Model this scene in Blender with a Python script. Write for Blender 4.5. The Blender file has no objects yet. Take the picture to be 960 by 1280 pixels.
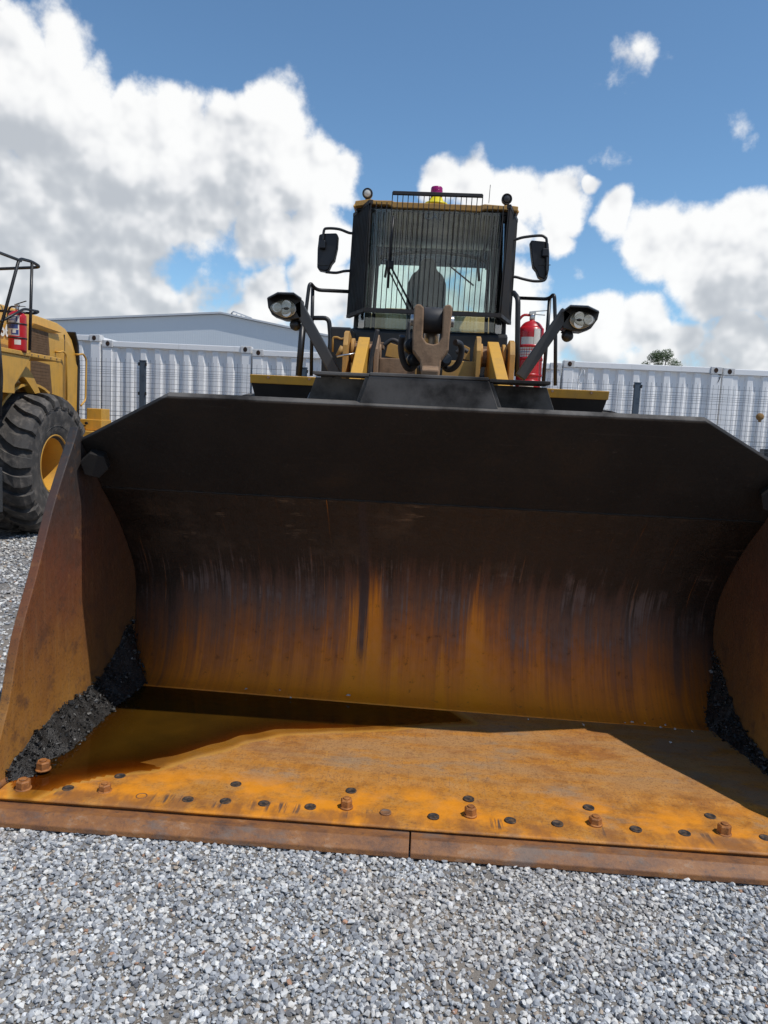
import bpy, bmesh, math, random
import numpy as np
from mathutils import Vector, Matrix, noise as mnoise

random.seed(7)
rng = np.random.default_rng(11)
S = bpy.context.scene
COL = S.collection

# ------------------------------------------------------------------ camera
CF, CPITCH, CROLL, CYAW = 927.9, math.radians(6.70), math.radians(2.76), math.radians(2.745)
CPOS = Vector((-.03, -2.531, 1.567))
FW = Vector((-math.sin(CYAW)*math.cos(CPITCH), math.cos(CYAW)*math.cos(CPITCH), -math.sin(CPITCH)))
_r = Vector((math.cos(CYAW), math.sin(CYAW), 0)); _u = _r.cross(FW)
RT = _r*math.cos(CROLL) + _u*math.sin(CROLL)
UP = -_r*math.sin(CROLL) + _u*math.cos(CROLL)
cam_d = bpy.data.cameras.new('camera'); cam = bpy.data.objects.new('camera', cam_d); COL.objects.link(cam)
cam_d.sensor_fit = 'HORIZONTAL'; cam_d.sensor_width = 36; cam_d.lens = 36*CF/960
cam_d.clip_start = .05; cam_d.clip_end = 2000
m3 = Matrix((RT, UP, -FW)).transposed()
cam.matrix_world = Matrix.Translation(CPOS) @ m3.to_4x4()
S.camera = cam

def ray(px, py):
    return (FW + RT*((px-480)/CF) - UP*((py-640)/CF))
def U(px, py, ax, v):
    d = ray(px, py); return CPOS + d*((v-CPOS[ax])/d[ax])

# ------------------------------------------------------------------ light
SUN = Vector((.49, -.229, 1)).normalized()
elev = math.asin(SUN.z); azim = math.atan2(SUN.x, SUN.y)
sl = bpy.data.lights.new('sun', 'SUN'); sl.energy = 2.7; sl.angle = math.radians(.53); sl.color = (1, .955, .89)
so = bpy.data.objects.new('sun', sl); COL.objects.link(so)
so.rotation_euler = SUN.to_track_quat('Z', 'Y').to_euler(); so.location = (6, -3, 12)
S.view_settings.view_transform = 'Standard'; S.view_settings.look = 'None'
S.view_settings.exposure = 0.38; S.view_settings.gamma = 1

# ------------------------------------------------------------------ node helpers
def nd(nt, t, ins=None, **props):
    n = nt.nodes.new(t)
    for k, v in props.items(): setattr(n, k, v)
    if ins:
        for k, v in ins.items():
            s = n.inputs[k]
            if hasattr(v, 'is_output'): nt.links.new(v, s)
            else: s.default_value = v
    return n
class NT:
    def __init__(s, nt): s.nt = nt
    def n(s, t, ins=None, **p): return nd(s.nt, t, ins, **p)
    def math(s, op, a, b=0., c=0., clamp=False):
        n = s.nt.nodes.new('ShaderNodeMath'); n.operation = op; n.use_clamp = clamp
        for i, v in enumerate((a, b, c)):
            if hasattr(v, 'is_output'): s.nt.links.new(v, n.inputs[i])
            else: n.inputs[i].default_value = v
        return n.outputs[0]
    def vmath(s, op, a, b=(0, 0, 0), scale=None):
        n = s.nt.nodes.new('ShaderNodeVectorMath'); n.operation = op
        for i, v in enumerate((a, b)):
            if hasattr(v, 'is_output'): s.nt.links.new(v, n.inputs[i])
            else: n.inputs[i].default_value = v
        if scale is not None:
            if hasattr(scale, 'is_output'): s.nt.links.new(scale, n.inputs['Scale'])
            else: n.inputs['Scale'].default_value = scale
        return n.outputs['Value'] if op in ('DISTANCE', 'LENGTH', 'DOT_PRODUCT') else n.outputs[0]
    def noise(s, vec, scale, detail=4, rough=.55, dist=0., color=False):
        n = s.n('ShaderNodeTexNoise', {'Vector': vec, 'Scale': scale, 'Detail': detail, 'Roughness': rough, 'Distortion': dist})
        return n.outputs['Color'] if color else n.outputs['Fac']
    def ramp(s, fac, stops, interp='LINEAR'):
        n = s.n('ShaderNodeValToRGB', {'Fac': fac}); cr = n.color_ramp; cr.interpolation = interp
        while len(cr.elements) < len(stops): cr.elements.new(.5)
        for e, (p, c) in zip(cr.elements, stops):
            e.position = p; e.color = (*c, 1) if len(c) == 3 else c
        return n.outputs[0]
    def mr(s, v, a, b, c=0., d=1., smooth=True):
        n = s.n('ShaderNodeMapRange', {'Value': v, 'From Min': a, 'From Max': b, 'To Min': c, 'To Max': d})
        n.interpolation_type = 'SMOOTHSTEP' if smooth else 'LINEAR'; n.clamp = True
        return n.outputs[0]
    def mix(s, f, a, b, blend='MIX'):
        n = s.nt.nodes.new('ShaderNodeMix'); n.data_type = 'RGBA'; n.blend_type = blend; n.clamp_factor = True
        for k, v in ((0, f), (6, a), (7, b)):
            if hasattr(v, 'is_output'): s.nt.links.new(v, n.inputs[k])
            else: n.inputs[k].default_value = v if k == 0 else (*v, 1)[:4]
        return n.outputs[2]
    def scalev(s, vec, sc): return s.vmath('MULTIPLY', vec, sc)
    def bump(s, h, strength=.3, dist=.01):
        return s.n('ShaderNodeBump', {'Height': h, 'Strength': strength, 'Distance': dist}).outputs[0]

class Mat(NT):
    def __init__(s, name):
        s.m = bpy.data.materials.new(name); s.m.use_nodes = True
        super().__init__(s.m.node_tree)
        s.b = s.nt.nodes['Principled BSDF']
        g = s.n('ShaderNodeNewGeometry'); s.P = g.outputs['Position']; s.N = g.outputs['Normal']
        sp = s.n('ShaderNodeSeparateXYZ', {0: s.P}); s.x, s.y, s.z = sp.outputs
        s.rnd = s.n('ShaderNodeObjectInfo').outputs['Random']
    def set(s, **k):
        for kk, v in k.items():
            i = s.b.inputs[kk.replace('_', ' ')]
            if hasattr(v, 'is_output'): s.nt.links.new(v, i)
            elif isinstance(v, tuple) and len(v) == 3 and i.type == 'RGBA': i.default_value = (*v, 1)
            else: i.default_value = v
        return s

def paint(name, col, rough=.45, dirt=(.12, .085, .05), dirt_amt=.35, var=.12, metallic=0., scale=3.5, bump=.05, spec=.5, streak=(22, 22, 1.6)):
    m = Mat(name)
    n1 = m.noise(m.P, scale, 6, .6); n2 = m.noise(m.P, scale*9, 4, .6); n3 = m.noise(m.scalev(m.P, streak), 1, 3)
    c = m.mix(m.math('MULTIPLY', n2, var), col, tuple(x*.55 for x in col))
    d = m.mr(m.math('ADD', m.math('MULTIPLY', n1, .7), m.math('MULTIPLY', n3, .35)), .45, .78)
    c = m.mix(m.math('MULTIPLY', d, dirt_amt), c, dirt)
    chip = m.mr(m.noise(m.P, scale*14, 5, .65), .66, .70)
    c = m.mix(m.math('MULTIPLY', chip, min(1, dirt_amt*1.4)), c, tuple(x*.5 for x in dirt))
    m.set(Base_Color=c, Roughness=m.mr(n1, .3, .75, rough*.8, min(1, rough*1.35)), Metallic=metallic, Normal=m.bump(n2, bump, .01))
    m.b.inputs['Specular IOR Level'].default_value = spec
    return m.m

# ------------------------------------------------------------------ world: sky + cumulus
world = bpy.data.worlds.new('World'); S.world = world; world.use_nodes = True
SKY_STRENGTH = .135
world.cycles.sampling_method = 'MANUAL'; world.cycles.sample_map_resolution = 512
def build_world():
    wt = world.node_tree
    for n in list(wt.nodes): wt.nodes.remove(n)
    # cumulus lobes: (px, py, radius px, peak) turned into fixed directions on the sky sphere
    B = [(75, 64, 44), (22, 90, 62), (108, 112, 46), (55, 165, 88), (172, 152, 46), (222, 162, 44), (150, 225, 78), (282, 168, 46), (345, 146, 46),
         (368, 190, 44), (405, 224, 36), (325, 225, 66), (245, 245, 70), (45, 270, 100), (140, 320, 70), (322, 290, 48), (390, 285, 42),
         (60, 370, 90), (165, 375, 52), (335, 378, 42), (405, 360, 48), (430, 300, 28),
         (556, 228, 30), (600, 238, 38), (650, 248, 40), (702, 258, 34), (620, 290, 45), (690, 295, 26), (737, 246, 12),
         (772, 276, 24), (815, 302, 40), (868, 322, 38), (925, 306, 42), (968, 302, 44), (900, 352, 46), (1020, 345, 70),
         (745, 412, 46), (802, 402, 38), (690, 428, 40), (850, 425, 36), (935, 432, 34),
         (100, 435, 70), (215, 425, 42), (310, 425, 45), (480, 380, 55), (540, 315, 38), (640, 380, 50), (560, 420, 60), (990, 440, 50),
         (722, 343, 15, .55), (778, 80, 26, .42), (800, 66, 24, .42), (838, 80, 24, .39), (868, 74, 22, .42), (930, 150, 28, .43), (945, 172, 22, .41), (757, 205, 18, .46), (952, 220, 22, .42)]
    blobs = [(ray(q[0], q[1]).normalized(), q[2]/CF, q[3] if len(q) > 3 else 1.) for q in B]
    wt_ = wt
    t = NT(wt_)
    V = t.vmath('NORMALIZE', t.n('ShaderNodeTexCoord').outputs['Generated'])
    warp = t.vmath('SCALE', t.vmath('SUBTRACT', t.noise(V, 9, 2, .5, color=True), (.5, .5, .5)), scale=.075)
    # beyond the frame the same broken cumulus goes on, drawn from noise
    far = t.math('MULTIPLY', t.math('SUBTRACT', t.noise(V, 3.1, 2, .5), .45), 4.2)
    zz = t.n('ShaderNodeSeparateXYZ', {0: V}).outputs[2]
    far = t.math('SUBTRACT', far, t.mr(zz, .30, .75, 0, .9))
    far = t.math('SUBTRACT', far, t.mr(t.vmath('DOT_PRODUCT', V, tuple(FW)), .62, .76, 0, 4))
    far = t.math('MINIMUM', far, .8)
    def mass(v, lst):
        vw = t.vmath('ADD', v, warp); acc = far
        for c, r, p in lst:
            acc = t.math('MAXIMUM', acc, t.math('MULTIPLY_ADD', t.vmath('DISTANCE', vw, tuple(c)), -max(p-.4, .22)/r, p))
        return t.math('MINIMUM', t.math('MAXIMUM', acc, -.1), .74)
    m0 = mass(V, blobs); m1 = mass(t.vmath('ADD', V, (.035, -.012, .075)), [q for q in blobs if q[1] > 43/CF])
    n0 = t.noise(V, 15, 7, .58); n1 = t.noise(t.vmath('ADD', V, (.010, -.004, .014)), 15, 3, .5)
    hz = t.mr(zz, .05, .30, .64, 0)
    d0 = t.math('ADD', t.math('MAXIMUM', m0, hz), t.math('MULTIPLY', t.math('SUBTRACT', n0, .5), 1.0))
    alpha = t.mr(d0, .32, .56)
    big = t.noise(t.vmath('ADD', V, (5, 2, 1)), 5, 2, .5)
    lit = t.math('ADD', t.math('MULTIPLY', t.math('SUBTRACT', m0, m1), .50), t.math('ADD', t.math('MULTIPLY', t.math('SUBTRACT', t.noise(V, 15, 3, .5), n1), 2.1), t.math('MULTIPLY', t.math('SUBTRACT', n0, .5), .15)))
    lit = t.math('ADD', lit, t.math('MULTIPLY', t.math('SUBTRACT', big, .5), .8))
    lit = t.math('ADD', lit, t.math('MULTIPLY', t.math('SUBTRACT', .62, d0), .35))
    lit = t.mr(lit, -.40, .40)
    ccol = t.ramp(lit, [(0, (.52, .55, .59)), (.3, (.64, .665, .695)), (.6, (.82, .83, .845)), (1, (1.0, 1.0, .99))])
    ccol = t.vmath('SCALE', ccol, scale=.78/SKY_STRENGTH)
    sky = t.n('ShaderNodeTexSky'); sky.sky_type = 'NISHITA'; sky.sun_disc = False
    sky.sun_elevation = elev; sky.sun_rotation = azim; sky.altitude = 1200; sky.air_density = 1.0; sky.dust_density = .0; sky.ozone_density = 2.2
    wt.links.new(V, sky.inputs[0])
    skyc = t.mix(1.0, sky.outputs[0], (.67, .81, .83), 'MULTIPLY')
    out = t.mix(t.math('MULTIPLY', alpha, .96), skyc, ccol)
    bg = t.n('ShaderNodeBackground', {'Color': out, 'Strength': SKY_STRENGTH})
    wo = t.n('ShaderNodeOutputWorld'); wt.links.new(bg.outputs[0], wo.inputs[0])
build_world()

# ------------------------------------------------------------------ mesh helpers
WLOC = {}
def place(o, parent=None, loc=(0, 0, 0)):
    loc = Vector(loc); COL.objects.link(o); WLOC[o.name] = loc
    if parent:
        o.parent = parent; o.location = loc - WLOC[parent.name]
    else: o.location = loc
def thing(name, label, cat, loc=(0, 0, 0), group=None):
    o = bpy.data.objects.new(name, None); o.empty_display_size = .2; place(o, None, loc); tag(o, label, cat, group); return o
def tag(o, label=None, cat=None, group=None, kind=None):
    if label: o['label'] = label
    if cat: o['category'] = cat
    if group: o['group'] = group
    if kind: o['kind'] = kind
    return o
class MB:
    def __init__(s): s.v = []; s.f = []; s.sm = []
    def add(s, vs, fs, smooth=False):
        b = len(s.v); s.v += [tuple(x) for x in vs]; s.f += [tuple(b+i for i in f) for f in fs]; s.sm += [smooth]*len(fs); return s
    def box(s, c, d, rot=None):
        c = Vector(c); h = Vector(d)/2
        vs = [Vector((sx*h.x, sy*h.y, sz*h.z)) for sz in (-1, 1) for sy in (-1, 1) for sx in (-1, 1)]
        if rot is not None: vs = [rot @ q for q in vs]
        return s.add([c+q for q in vs], [(0, 2, 3, 1), (4, 5, 7, 6), (0, 1, 5, 4), (2, 6, 7, 3), (0, 4, 6, 2), (1, 3, 7, 5)])
    def bb(s, a, b):
        a, b = Vector(a), Vector(b); return s.box((a+b)/2, [abs(x) for x in (b-a)])
    def prism(s, poly, ax, a, b):
        def P(p, k):
            q = list(p); q.insert(ax, k); return q
        n = len(poly); vs = [P(p, a) for p in poly]+[P(p, b) for p in poly]
        ar = sum(poly[i][0]*poly[(i+1) % n][1]-poly[(i+1) % n][0]*poly[i][1] for i in range(n))
        fl = (ar > 0) != (ax == 1); fl = fl != (b < a)
        f1 = tuple(range(n)); f2 = tuple(range(n, 2*n))
        sd = [(i, (i+1) % n, n+(i+1) % n, n+i) for i in range(n)]
        if fl: fs = [f1[::-1], f2]+sd
        else: fs = [f1, f2[::-1]]+[q[::-1] for q in sd]
        return s.add(vs, fs)
    def tube(s, pts, r, n=8, cap=True, close=False):
        pts = [Vector(p) for p in pts]; L = len(pts); rs = r if isinstance(r, (list, tuple)) else [r]*L
        vs = []; nrm = None
        for i, p in enumerate(pts):
            t = (pts[min(i+1, L-1)]-pts[max(i-1, 0)])
            if close: t = pts[(i+1) % L]-pts[i-1]
            t.normalize()
            if nrm is None: nrm = t.orthogonal().normalized()
            else:
                nrm = nrm - t*nrm.dot(t)
                nrm = nrm.normalized() if nrm.length > 1e-6 else t.orthogonal().normalized()
            bn = t.cross(nrm)
            for k in range(n):
                a = 2*math.pi*k/n; vs.append(p+(nrm*math.cos(a)+bn*math.sin(a))*rs[i])
        fs = []
        for i in range(L if close else L-1):
            for k in range(n):
                a0 = i*n+k; a1 = i*n+(k+1) % n; j = (i+1) % L
                fs.append((a0, a1, j*n+(k+1) % n, j*n+k))
        s.add(vs, fs, True)
        if cap and not close:
            b = len(s.v)-len(vs)
            s.f += [tuple(b+k for k in range(n))[::-1], tuple(b+(L-1)*n+k for k in range(n))]; s.sm += [False, False]
        return s
    def lathe(s, prof, o, axis, n=32, smooth=True, cap=True):
        """prof: (radius, along-axis) pairs"""
        o = Vector(o); ax = Vector(axis).normalized(); e1 = ax.orthogonal().normalized(); e2 = ax.cross(e1)
        vs = []; L = len(prof)
        for r, h in prof:
            for k in range(n):
                a = 2*math.pi*k/n; vs.append(o+ax*h+(e1*math.cos(a)+e2*math.sin(a))*r)
        fs = [(i*n+k, i*n+(k+1) % n, (i+1)*n+(k+1) % n, (i+1)*n+k) for i in range(L-1) for k in range(n)]
        s.add(vs, fs, smooth)
        b = len(s.v)-len(vs)
        if cap and prof[0][0] > 1e-5: s.f.append(tuple(b+k for k in range(n))[::-1]); s.sm.append(False)
        if cap and prof[-1][0] > 1e-5: s.f.append(tuple(b+(L-1)*n+k for k in range(n))); s.sm.append(False)
        return s
    def cyl(s, a, b, r, n=16):
        a, b = Vector(a), Vector(b); return s.lathe([(r, 0), (r, (b-a).length)], a, b-a, n)
    def bar(s, a, b, w, t, side=(0, 1, 0)):
        """flat bar from a to b, width w across, thickness t along 'side'"""
        a, b = Vector(a), Vector(b); d = (b-a).normalized(); sd = Vector(side); sd = (sd-d*sd.dot(d)).normalized(); ww = d.cross(sd)
        vs = [q+ww*w/2*i+sd*t/2*j for q in (a, b) for i, j in ((-1, -1), (1, -1), (1, 1), (-1, 1))]
        return s.add(vs, [(0, 1, 2, 3)[::-1], (4, 5, 6, 7), (0, 1, 5, 4), (1, 2, 6, 5), (2, 3, 7, 6), (3, 0, 4, 7)])
    def mesh(s, name, origin=(0, 0, 0), recalc=True):
        o = Vector(origin); me = bpy.data.meshes.new(name)
        me.from_pydata([tuple(Vector(q)-o) for q in s.v], [], s.f)
        me.polygons.foreach_set('use_smooth', s.sm)
        if recalc:
            bm = bmesh.new(); bm.from_mesh(me); bmesh.ops.recalc_face_normals(bm, faces=bm.faces); bm.to_mesh(me); bm.free()
        me.update(); return me
    def build(s, name, mat, parent=None, loc=None, bevel=0, seg=2, kind=None, label=None):
        if loc is None: loc = WLOC[parent.name] if parent else (0, 0, 0)
        me = s.mesh(name, loc); me.materials.append(mat)
        o = bpy.data.objects.new(name, me); place(o, parent, loc)
        if bevel:
            b = o.modifiers.new('bevel', 'BEVEL'); b.width = bevel; b.segments = seg; b.limit_method = 'ANGLE'; b.angle_limit = math.radians(38)
        if kind: o['kind'] = kind
        if label: o['label'] = label
        return o
def arc(pts, r=.05, n=5):
    """round the corners of a polyline"""
    pts = [Vector(p) for p in pts]; out = [pts[0]]
    for i in range(1, len(pts)-1):
        a, b, c = pts[i-1], pts[i], pts[i+1]
        u = (a-b); w = (c-b); k = min(r, u.length*.45, w.length*.45); u.normalize(); w.normalize()
        p0, p1 = b+u*k, b+w*k
        for j in range(n+1):
            t = j/n; out.append(p0*(1-t)**2+b*2*t*(1-t)+p1*t*t)
    out.append(pts[-1]); return out
def dup_tree(o, parent=None):
    c = o.copy(); COL.objects.link(c); c.parent = parent
    for ch in o.children: dup_tree(ch, c)
    return c
def text_mesh(body, size, name, mat, parent, mw, bold=.0, ext=.0015):
    cu = bpy.data.curves.new('t', 'FONT'); cu.body = body; cu.size = size; cu.extrude = ext; cu.offset = bold; cu.align_x = 'CENTER'; cu.align_y = 'CENTER'
    tmp = bpy.data.objects.new('t', cu); COL.objects.link(tmp)
    dg = bpy.context.evaluated_depsgraph_get(); me = bpy.data.meshes.new_from_object(tmp.evaluated_get(dg))
    COL.objects.unlink(tmp); bpy.data.objects.remove(tmp)
    me.transform(mw); me.name = name; me.materials.clear(); me.materials.append(mat)
    o = bpy.data.objects.new(name, me); l = WLOC[parent.name]; me.transform(Matrix.Translation(-l)); place(o, parent, l); return o

# ------------------------------------------------------------------ materials
YEL = paint('machine_yellow', (.66, .35, .050), .42, (.26, .17, .08), .5, .16)
YELD = paint('dusty_yellow', (.50, .27, .06), .6, (.27, .17, .09), .8, .35, scale=6)
TAN = paint('dust_caked_steel', (.30, .185, .105), .75, (.085, .055, .038), .9, .5, scale=9, bump=.2)
BLK = paint('black_paint', (.012, .0125, .014), .42, (.05, .04, .03), .22, .2)
BLKM = paint('black_matte_bar', (.014, .013, .013), .6, (.07, .05, .035), .35, .3, scale=8)
GREY = paint('dark_grey_paint', (.035, .038, .042), .45, (.09, .08, .07), .25, .2)
PLAST = paint('black_plastic', (.010, .011, .015), .38, (.04, .035, .03), .12, .1, spec=.4)
RUB = paint('hose_rubber', (.022, .022, .024), .6, (.12, .09, .07), .45, .3, scale=10)
CHR = paint('bright_steel', (.55, .54, .52), .3, (.2, .17, .14), .3, .1, metallic=.9)
RED = paint('extinguisher_red', (.50, .012, .018), .3, (.22, .03, .03), .25, .15)
WLAB = paint('label_white', (.70, .69, .64), .55, (.35, .3, .2), .35, .2, scale=20)
BLAB = paint('label_blue', (.03, .06, .22), .5, (.3, .3, .3), .2, .2, scale=20)
MAG = paint('beacon_magenta', (.30, .006, .13), .25, (.2, .02, .1), .2, .1)
BYEL = paint('beacon_yellow', (.75, .62, .01), .4, (.4, .3, .05), .2, .1)
VENT = paint('vent_brown', (.16, .085, .035), .75, (.06, .035, .02), .6, .5, scale=14)
POST = paint('post_slate', (.055, .085, .12), .5, (.1, .1, .1), .3, .2)
WIRE = paint('wire_grey', (.11, .125, .145), .5, (.15, .14, .13), .3, .2)

def glass(name, tint, refl=1.0):
    m = Mat(name); nt = m.nt
    tr = m.n('ShaderNodeBsdfTransparent', {'Color': (*tint, 1)}); gl = m.n('ShaderNodeBsdfGlossy', {'Color': (1, 1, 1, 1), 'Roughness': .02})
    fr = m.n('ShaderNodeFresnel', {'IOR': 1.5}).outputs[0]
    mx = m.n('ShaderNodeMixShader'); nt.links.new(m.math('MULTIPLY', fr, refl), mx.inputs[0]); nt.links.new(tr.outputs[0], mx.inputs[1]); nt.links.new(gl.outputs[0], mx.inputs[2])
    # film of dust on the pane
    df = m.n('ShaderNodeBsdfDiffuse', {'Color': (.42, .40, .36, 1)}); m2 = m.n('ShaderNodeMixShader')
    nt.links.new(m.mr(m.noise(m.P, 5, 6, .6), .42, .75, .005, .045), m2.inputs[0]); nt.links.new(mx.outputs[0], m2.inputs[1]); nt.links.new(df.outputs[0], m2.inputs[2])
    nt.links.new(m2.outputs[0], nt.nodes['Material Output'].inputs[0]); return m.m
GLASS = glass('cab_glass', (.90, .965, .945))
FILM = glass('window_film', (.085, .12, .165), .7)
LENS = glass('lamp_lens', (.86, .86, .82))

TZ_EDGE = 1.645
def rust_mats():
    # ---- curved back plate
    m = Mat('bucket_back_rust')
    st = m.noise(m.scalev(m.P, (16, .0, 1.0)), 1, 5, .6); st2 = m.noise(m.scalev(m.P, (75, 0, 2.2)), 1, 3, .6)
    n1 = m.noise(m.P, 4, 7, .62); n2 = m.noise(m.P, 26, 5, .65)
    h = m.math('ADD', m.z, m.math('ADD', m.math('MULTIPLY', m.math('SUBTRACT', st, .5), .60), m.math('MULTIPLY', m.math('SUBTRACT', n1, .5), .26)))
    h = m.math('ADD', h, m.math('MULTIPLY', m.math('SUBTRACT', st2, .5), .34))
    st3 = m.noise(m.scalev(m.P, (42, 0, .9)), 1, 4, .62)
    h = m.math('SUBTRACT', h, m.math('MULTIPLY', m.mr(m.math('ABSOLUTE', m.math('SUBTRACT', m.x, .12)), .95, .1), .05))
    # the outer thirds hold less rust wash
    ed = m.math('MULTIPLY', m.math('POWER', m.math('ABSOLUTE', m.math('ADD', m.x, .0)), 3.), .055)
    h = m.math('ADD', h, ed)
    c = m.ramp(m.math('DIVIDE', h, 1.3), [(.05, (.76, .225, .012)), (.17, (.62, .175, .014)), (.28, (.40, .118, .022)), (.39, (.22, .090, .042)),
                                           (.50, (.125, .068, .048)), (.61, (.052, .036, .027)), (.72, (.047, .035, .027)), (.95, (.036, .029, .024))])
    grey = m.mr(m.math('MULTIPLY', st2, n1), .26, .40)
    zone = m.math('MULTIPLY', m.mr(m.z, .25, .5), m.mr(m.z, .95, .75))
    c = m.mix(m.math('MULTIPLY', m.math('MULTIPLY', grey, zone), .75), c, (.19, .14, .125))
    # long orange runs
    for x0, top, w in ((-.365, .80, .050), (-.255, .86, .070), (.325, .80, .080), (-.12, .5, .03), (.14, .52, .03)):
        xx = m.math('ADD', m.math('SUBTRACT', m.x, x0), m.math('MULTIPLY', m.math('SUBTRACT', st2, .5), .07))
        wid = m.math('MULTIPLY', m.mr(m.z, top, .10, .30, 1.0, False), w*2.1)
        k = m.mr(m.math('DIVIDE', m.math('ABSOLUTE', xx), wid), 1.0, .0)
        k = m.math('MULTIPLY', k, m.mr(m.z, top+.10, top-.45))
        k = m.mr(m.math('ADD', m.math('MULTIPLY', m.math('ADD', st3, st2), .95), k), 1.12, 1.95)
        c = m.mix(k, c, m.mix(n1, (.74, .21, .008), (.88, .29, .010)))
    # black soot run between the two main ones
    k = m.math('MULTIPLY', m.mr(m.math('ABSOLUTE', m.math('ADD', m.math('ADD', m.x, .315), m.math('MULTIPLY', m.math('SUBTRACT', st2, .5), .05))), .035, .012), m.mr(m.z, .2, .35))
    c = m.mix(m.math('MULTIPLY', k, .85), c, (.05, .04, .04))
    c = m.mix(m.mr(n2, .60, .74, 0, .5), c, (.03, .02, .015))
    bl = m.mr(m.noise(m.P, 2.6, 8, .68), .52, .68)
    c = m.mix(m.math('MULTIPLY', m.math('MULTIPLY', bl, m.mr(m.z, .62, .80)), .6), c, (.095, .070, .052))
    scr = m.mr(m.math('MULTIPLY', m.noise(m.scalev(m.P, (5, 5, 40)), 1, 5, .7), n1), .33, .42)
    c = m.mix(m.math('MULTIPLY', m.math('MULTIPLY', scr, m.mr(m.z, .72, .86)), .6), c, (.20, .145, .10))
    m.set(Base_Color=c, Roughness=m.mr(n2, .3, .7, .42, .75), Normal=m.bump(m.math('ADD', n2, m.math('MULTIPLY', st2, .6)), .25, .006)); m.b.inputs['Specular IOR Level'].default_value = .35
    back = m.m
    # ---- upper plate: worn black paint
    m = Mat('bucket_upper_black')
    n1 = m.noise(m.P, 3, 7, .6); n2 = m.noise(m.P, 45, 5, .65); dr = m.noise(m.scalev(m.P, (18, 0, .7)), 1, 4, .6)
    c = m.ramp(n1, [(.3, (.016, .0148, .014)), (.55, (.023, .020, .018)), (.75, (.036, .026, .019))])
    c = m.mix(m.mr(dr, .60, .78, 0, .5), c, (.028, .013, .009))
    c = m.mix(m.mr(n2, .62, .72, 0, .6), c, (.065, .052, .042))
    s1 = m.mr(m.noise(m.scalev(m.P, (2.5, 30, 60)), 1, 6, .7), .60, .70); s2 = m.mr(m.noise(m.scalev(m.P, (60, 8, 5)), 1, 5, .7), .64, .72)
    c = m.mix(m.math('MULTIPLY', s1, .35), c, (.055, .047, .04)); c = m.mix(m.math('MULTIPLY', s2, .3), c, (.05, .042, .036))
    c = m.mix(m.math('MULTIPLY', m.mr(m.z, TZ_EDGE-.012, TZ_EDGE-.003), m.mr(n1, .35, .6)), c, (.13, .12, .11))
    m.set(Base_Color=c, Roughness=m.mr(n2, .3, .7, .55, .8), Normal=m.bump(n2, .2, .004)); m.b.inputs['Specular IOR Level'].default_value = .2
    upper = m.m
    # ---- floor
    m = Mat('bucket_floor_rust')
    n1 = m.noise(m.P, 2.2, 8, .62); n2 = m.noise(m.P, 14, 7, .66); n3 = m.noise(m.P, 60, 5, .65)
    gr = m.noise(m.scalev(m.P, (55, 2.5, 1)), 1, 4, .6); gx = m.noise(m.scalev(m.P, (2.2, 9, 1)), 1, 6, .62)
    c = m.ramp(m.math('ADD', m.math('MULTIPLY', n1, .55), m.math('MULTIPLY', n2, .45)), [(.30, (.17, .070, .018)), (.42, (.35, .135, .024)), (.52, (.49, .20, .028)), (.62, (.45, .215, .060)), (.75, (.37, .205, .090))])
    dust = m.math('MULTIPLY', m.mr(gx, .36, .60), m.mr(m.y, .36, .60))
    c = m.mix(m.math('MULTIPLY', dust, .85), c, (.40, .215, .088))
    c = m.mix(m.mr(n3, .54, .70, 0, .55), c, (.16, .07, .03)); c = m.mix(m.mr(n3, .44, .30, 0, .4), c, (.50, .29, .10))
    sc = m.mr(m.noise(m.scalev(m.P, (150, 3.5, 1)), 1, 3, .6), .60, .68); c = m.mix(m.math('MULTIPLY', sc, .35), c, (.20, .10, .05))
    c = m.mix(m.mr(gr, .62, .8, 0, .35), c, (.62, .33, .06))
    p1 = m.noise(m.scalev(m.P, (1.3, 2.6, 1)), 1.4, 8, .66); c = m.mix(m.mr(p1, .53, .66, 0, .65), c, (.27, .105, .035)); c = m.mix(m.mr(p1, .47, .37, 0, .6), c, (.27, .20, .135))
    n4 = m.noise(m.P, 150, 3, .6); n5 = m.noise(m.P, 34, 6, .7)
    c = m.mix(m.mr(n4, .57, .64, 0, .55), c, (.13, .06, .028)); c = m.mix(m.mr(n5, .57, .66, 0, .55), c, (.19, .088, .034)); c = m.mix(m.mr(n5, .42, .33, 0, .5), c, (.47, .26, .075))
    # bright bloom by the front row of bolts, scraped dark bars at the very lip
    fr = m.math('MULTIPLY', m.mr(m.y, .46, .30), m.mr(m.noise(m.scalev(m.P, (3.2, 4, 1)), 1, 5, .6), .42, .60))
    c = m.mix(m.math('MULTIPLY', fr, .8), c, (.78, .275, .010))
    lipz = m.mr(m.math('ADD', m.y, m.math('MULTIPLY', m.math('SUBTRACT', gr, .5), .05)), .195, .165)
    c = m.mix(m.math('MULTIPLY', lipz, m.mr(m.noise(m.scalev(m.P, (7, 3, 1)), 1, 5, .6), .42, .60, .0, .75)), c, (.25, .10, .032))
    wear = m.math('MULTIPLY', m.math('MULTIPLY', m.mr(gr, .50, .60), m.mr(m.noise(m.scalev(m.P, (5, 1, 1)), 1, 3), .50, .60)), m.mr(m.math('ABSOLUTE', m.math('SUBTRACT', m.y, .165)), .05, .02))
    c = m.mix(m.math('MULTIPLY', wear, .9), c, (.07, .052, .045))
    at = m.n('ShaderNodeAttribute', attribute_name='wet').outputs['Fac']
    wet = m.mr(m.math('ADD', at, m.math('MULTIPLY', m.math('SUBTRACT', n2, .5), .35)), .15, .55)
    rim = m.math('MULTIPLY', m.mr(at, .05, .20), m.mr(at, .42, .26))
    c = m.mix(m.math('MULTIPLY', rim, .5), c, (.52, .27, .04))
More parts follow.
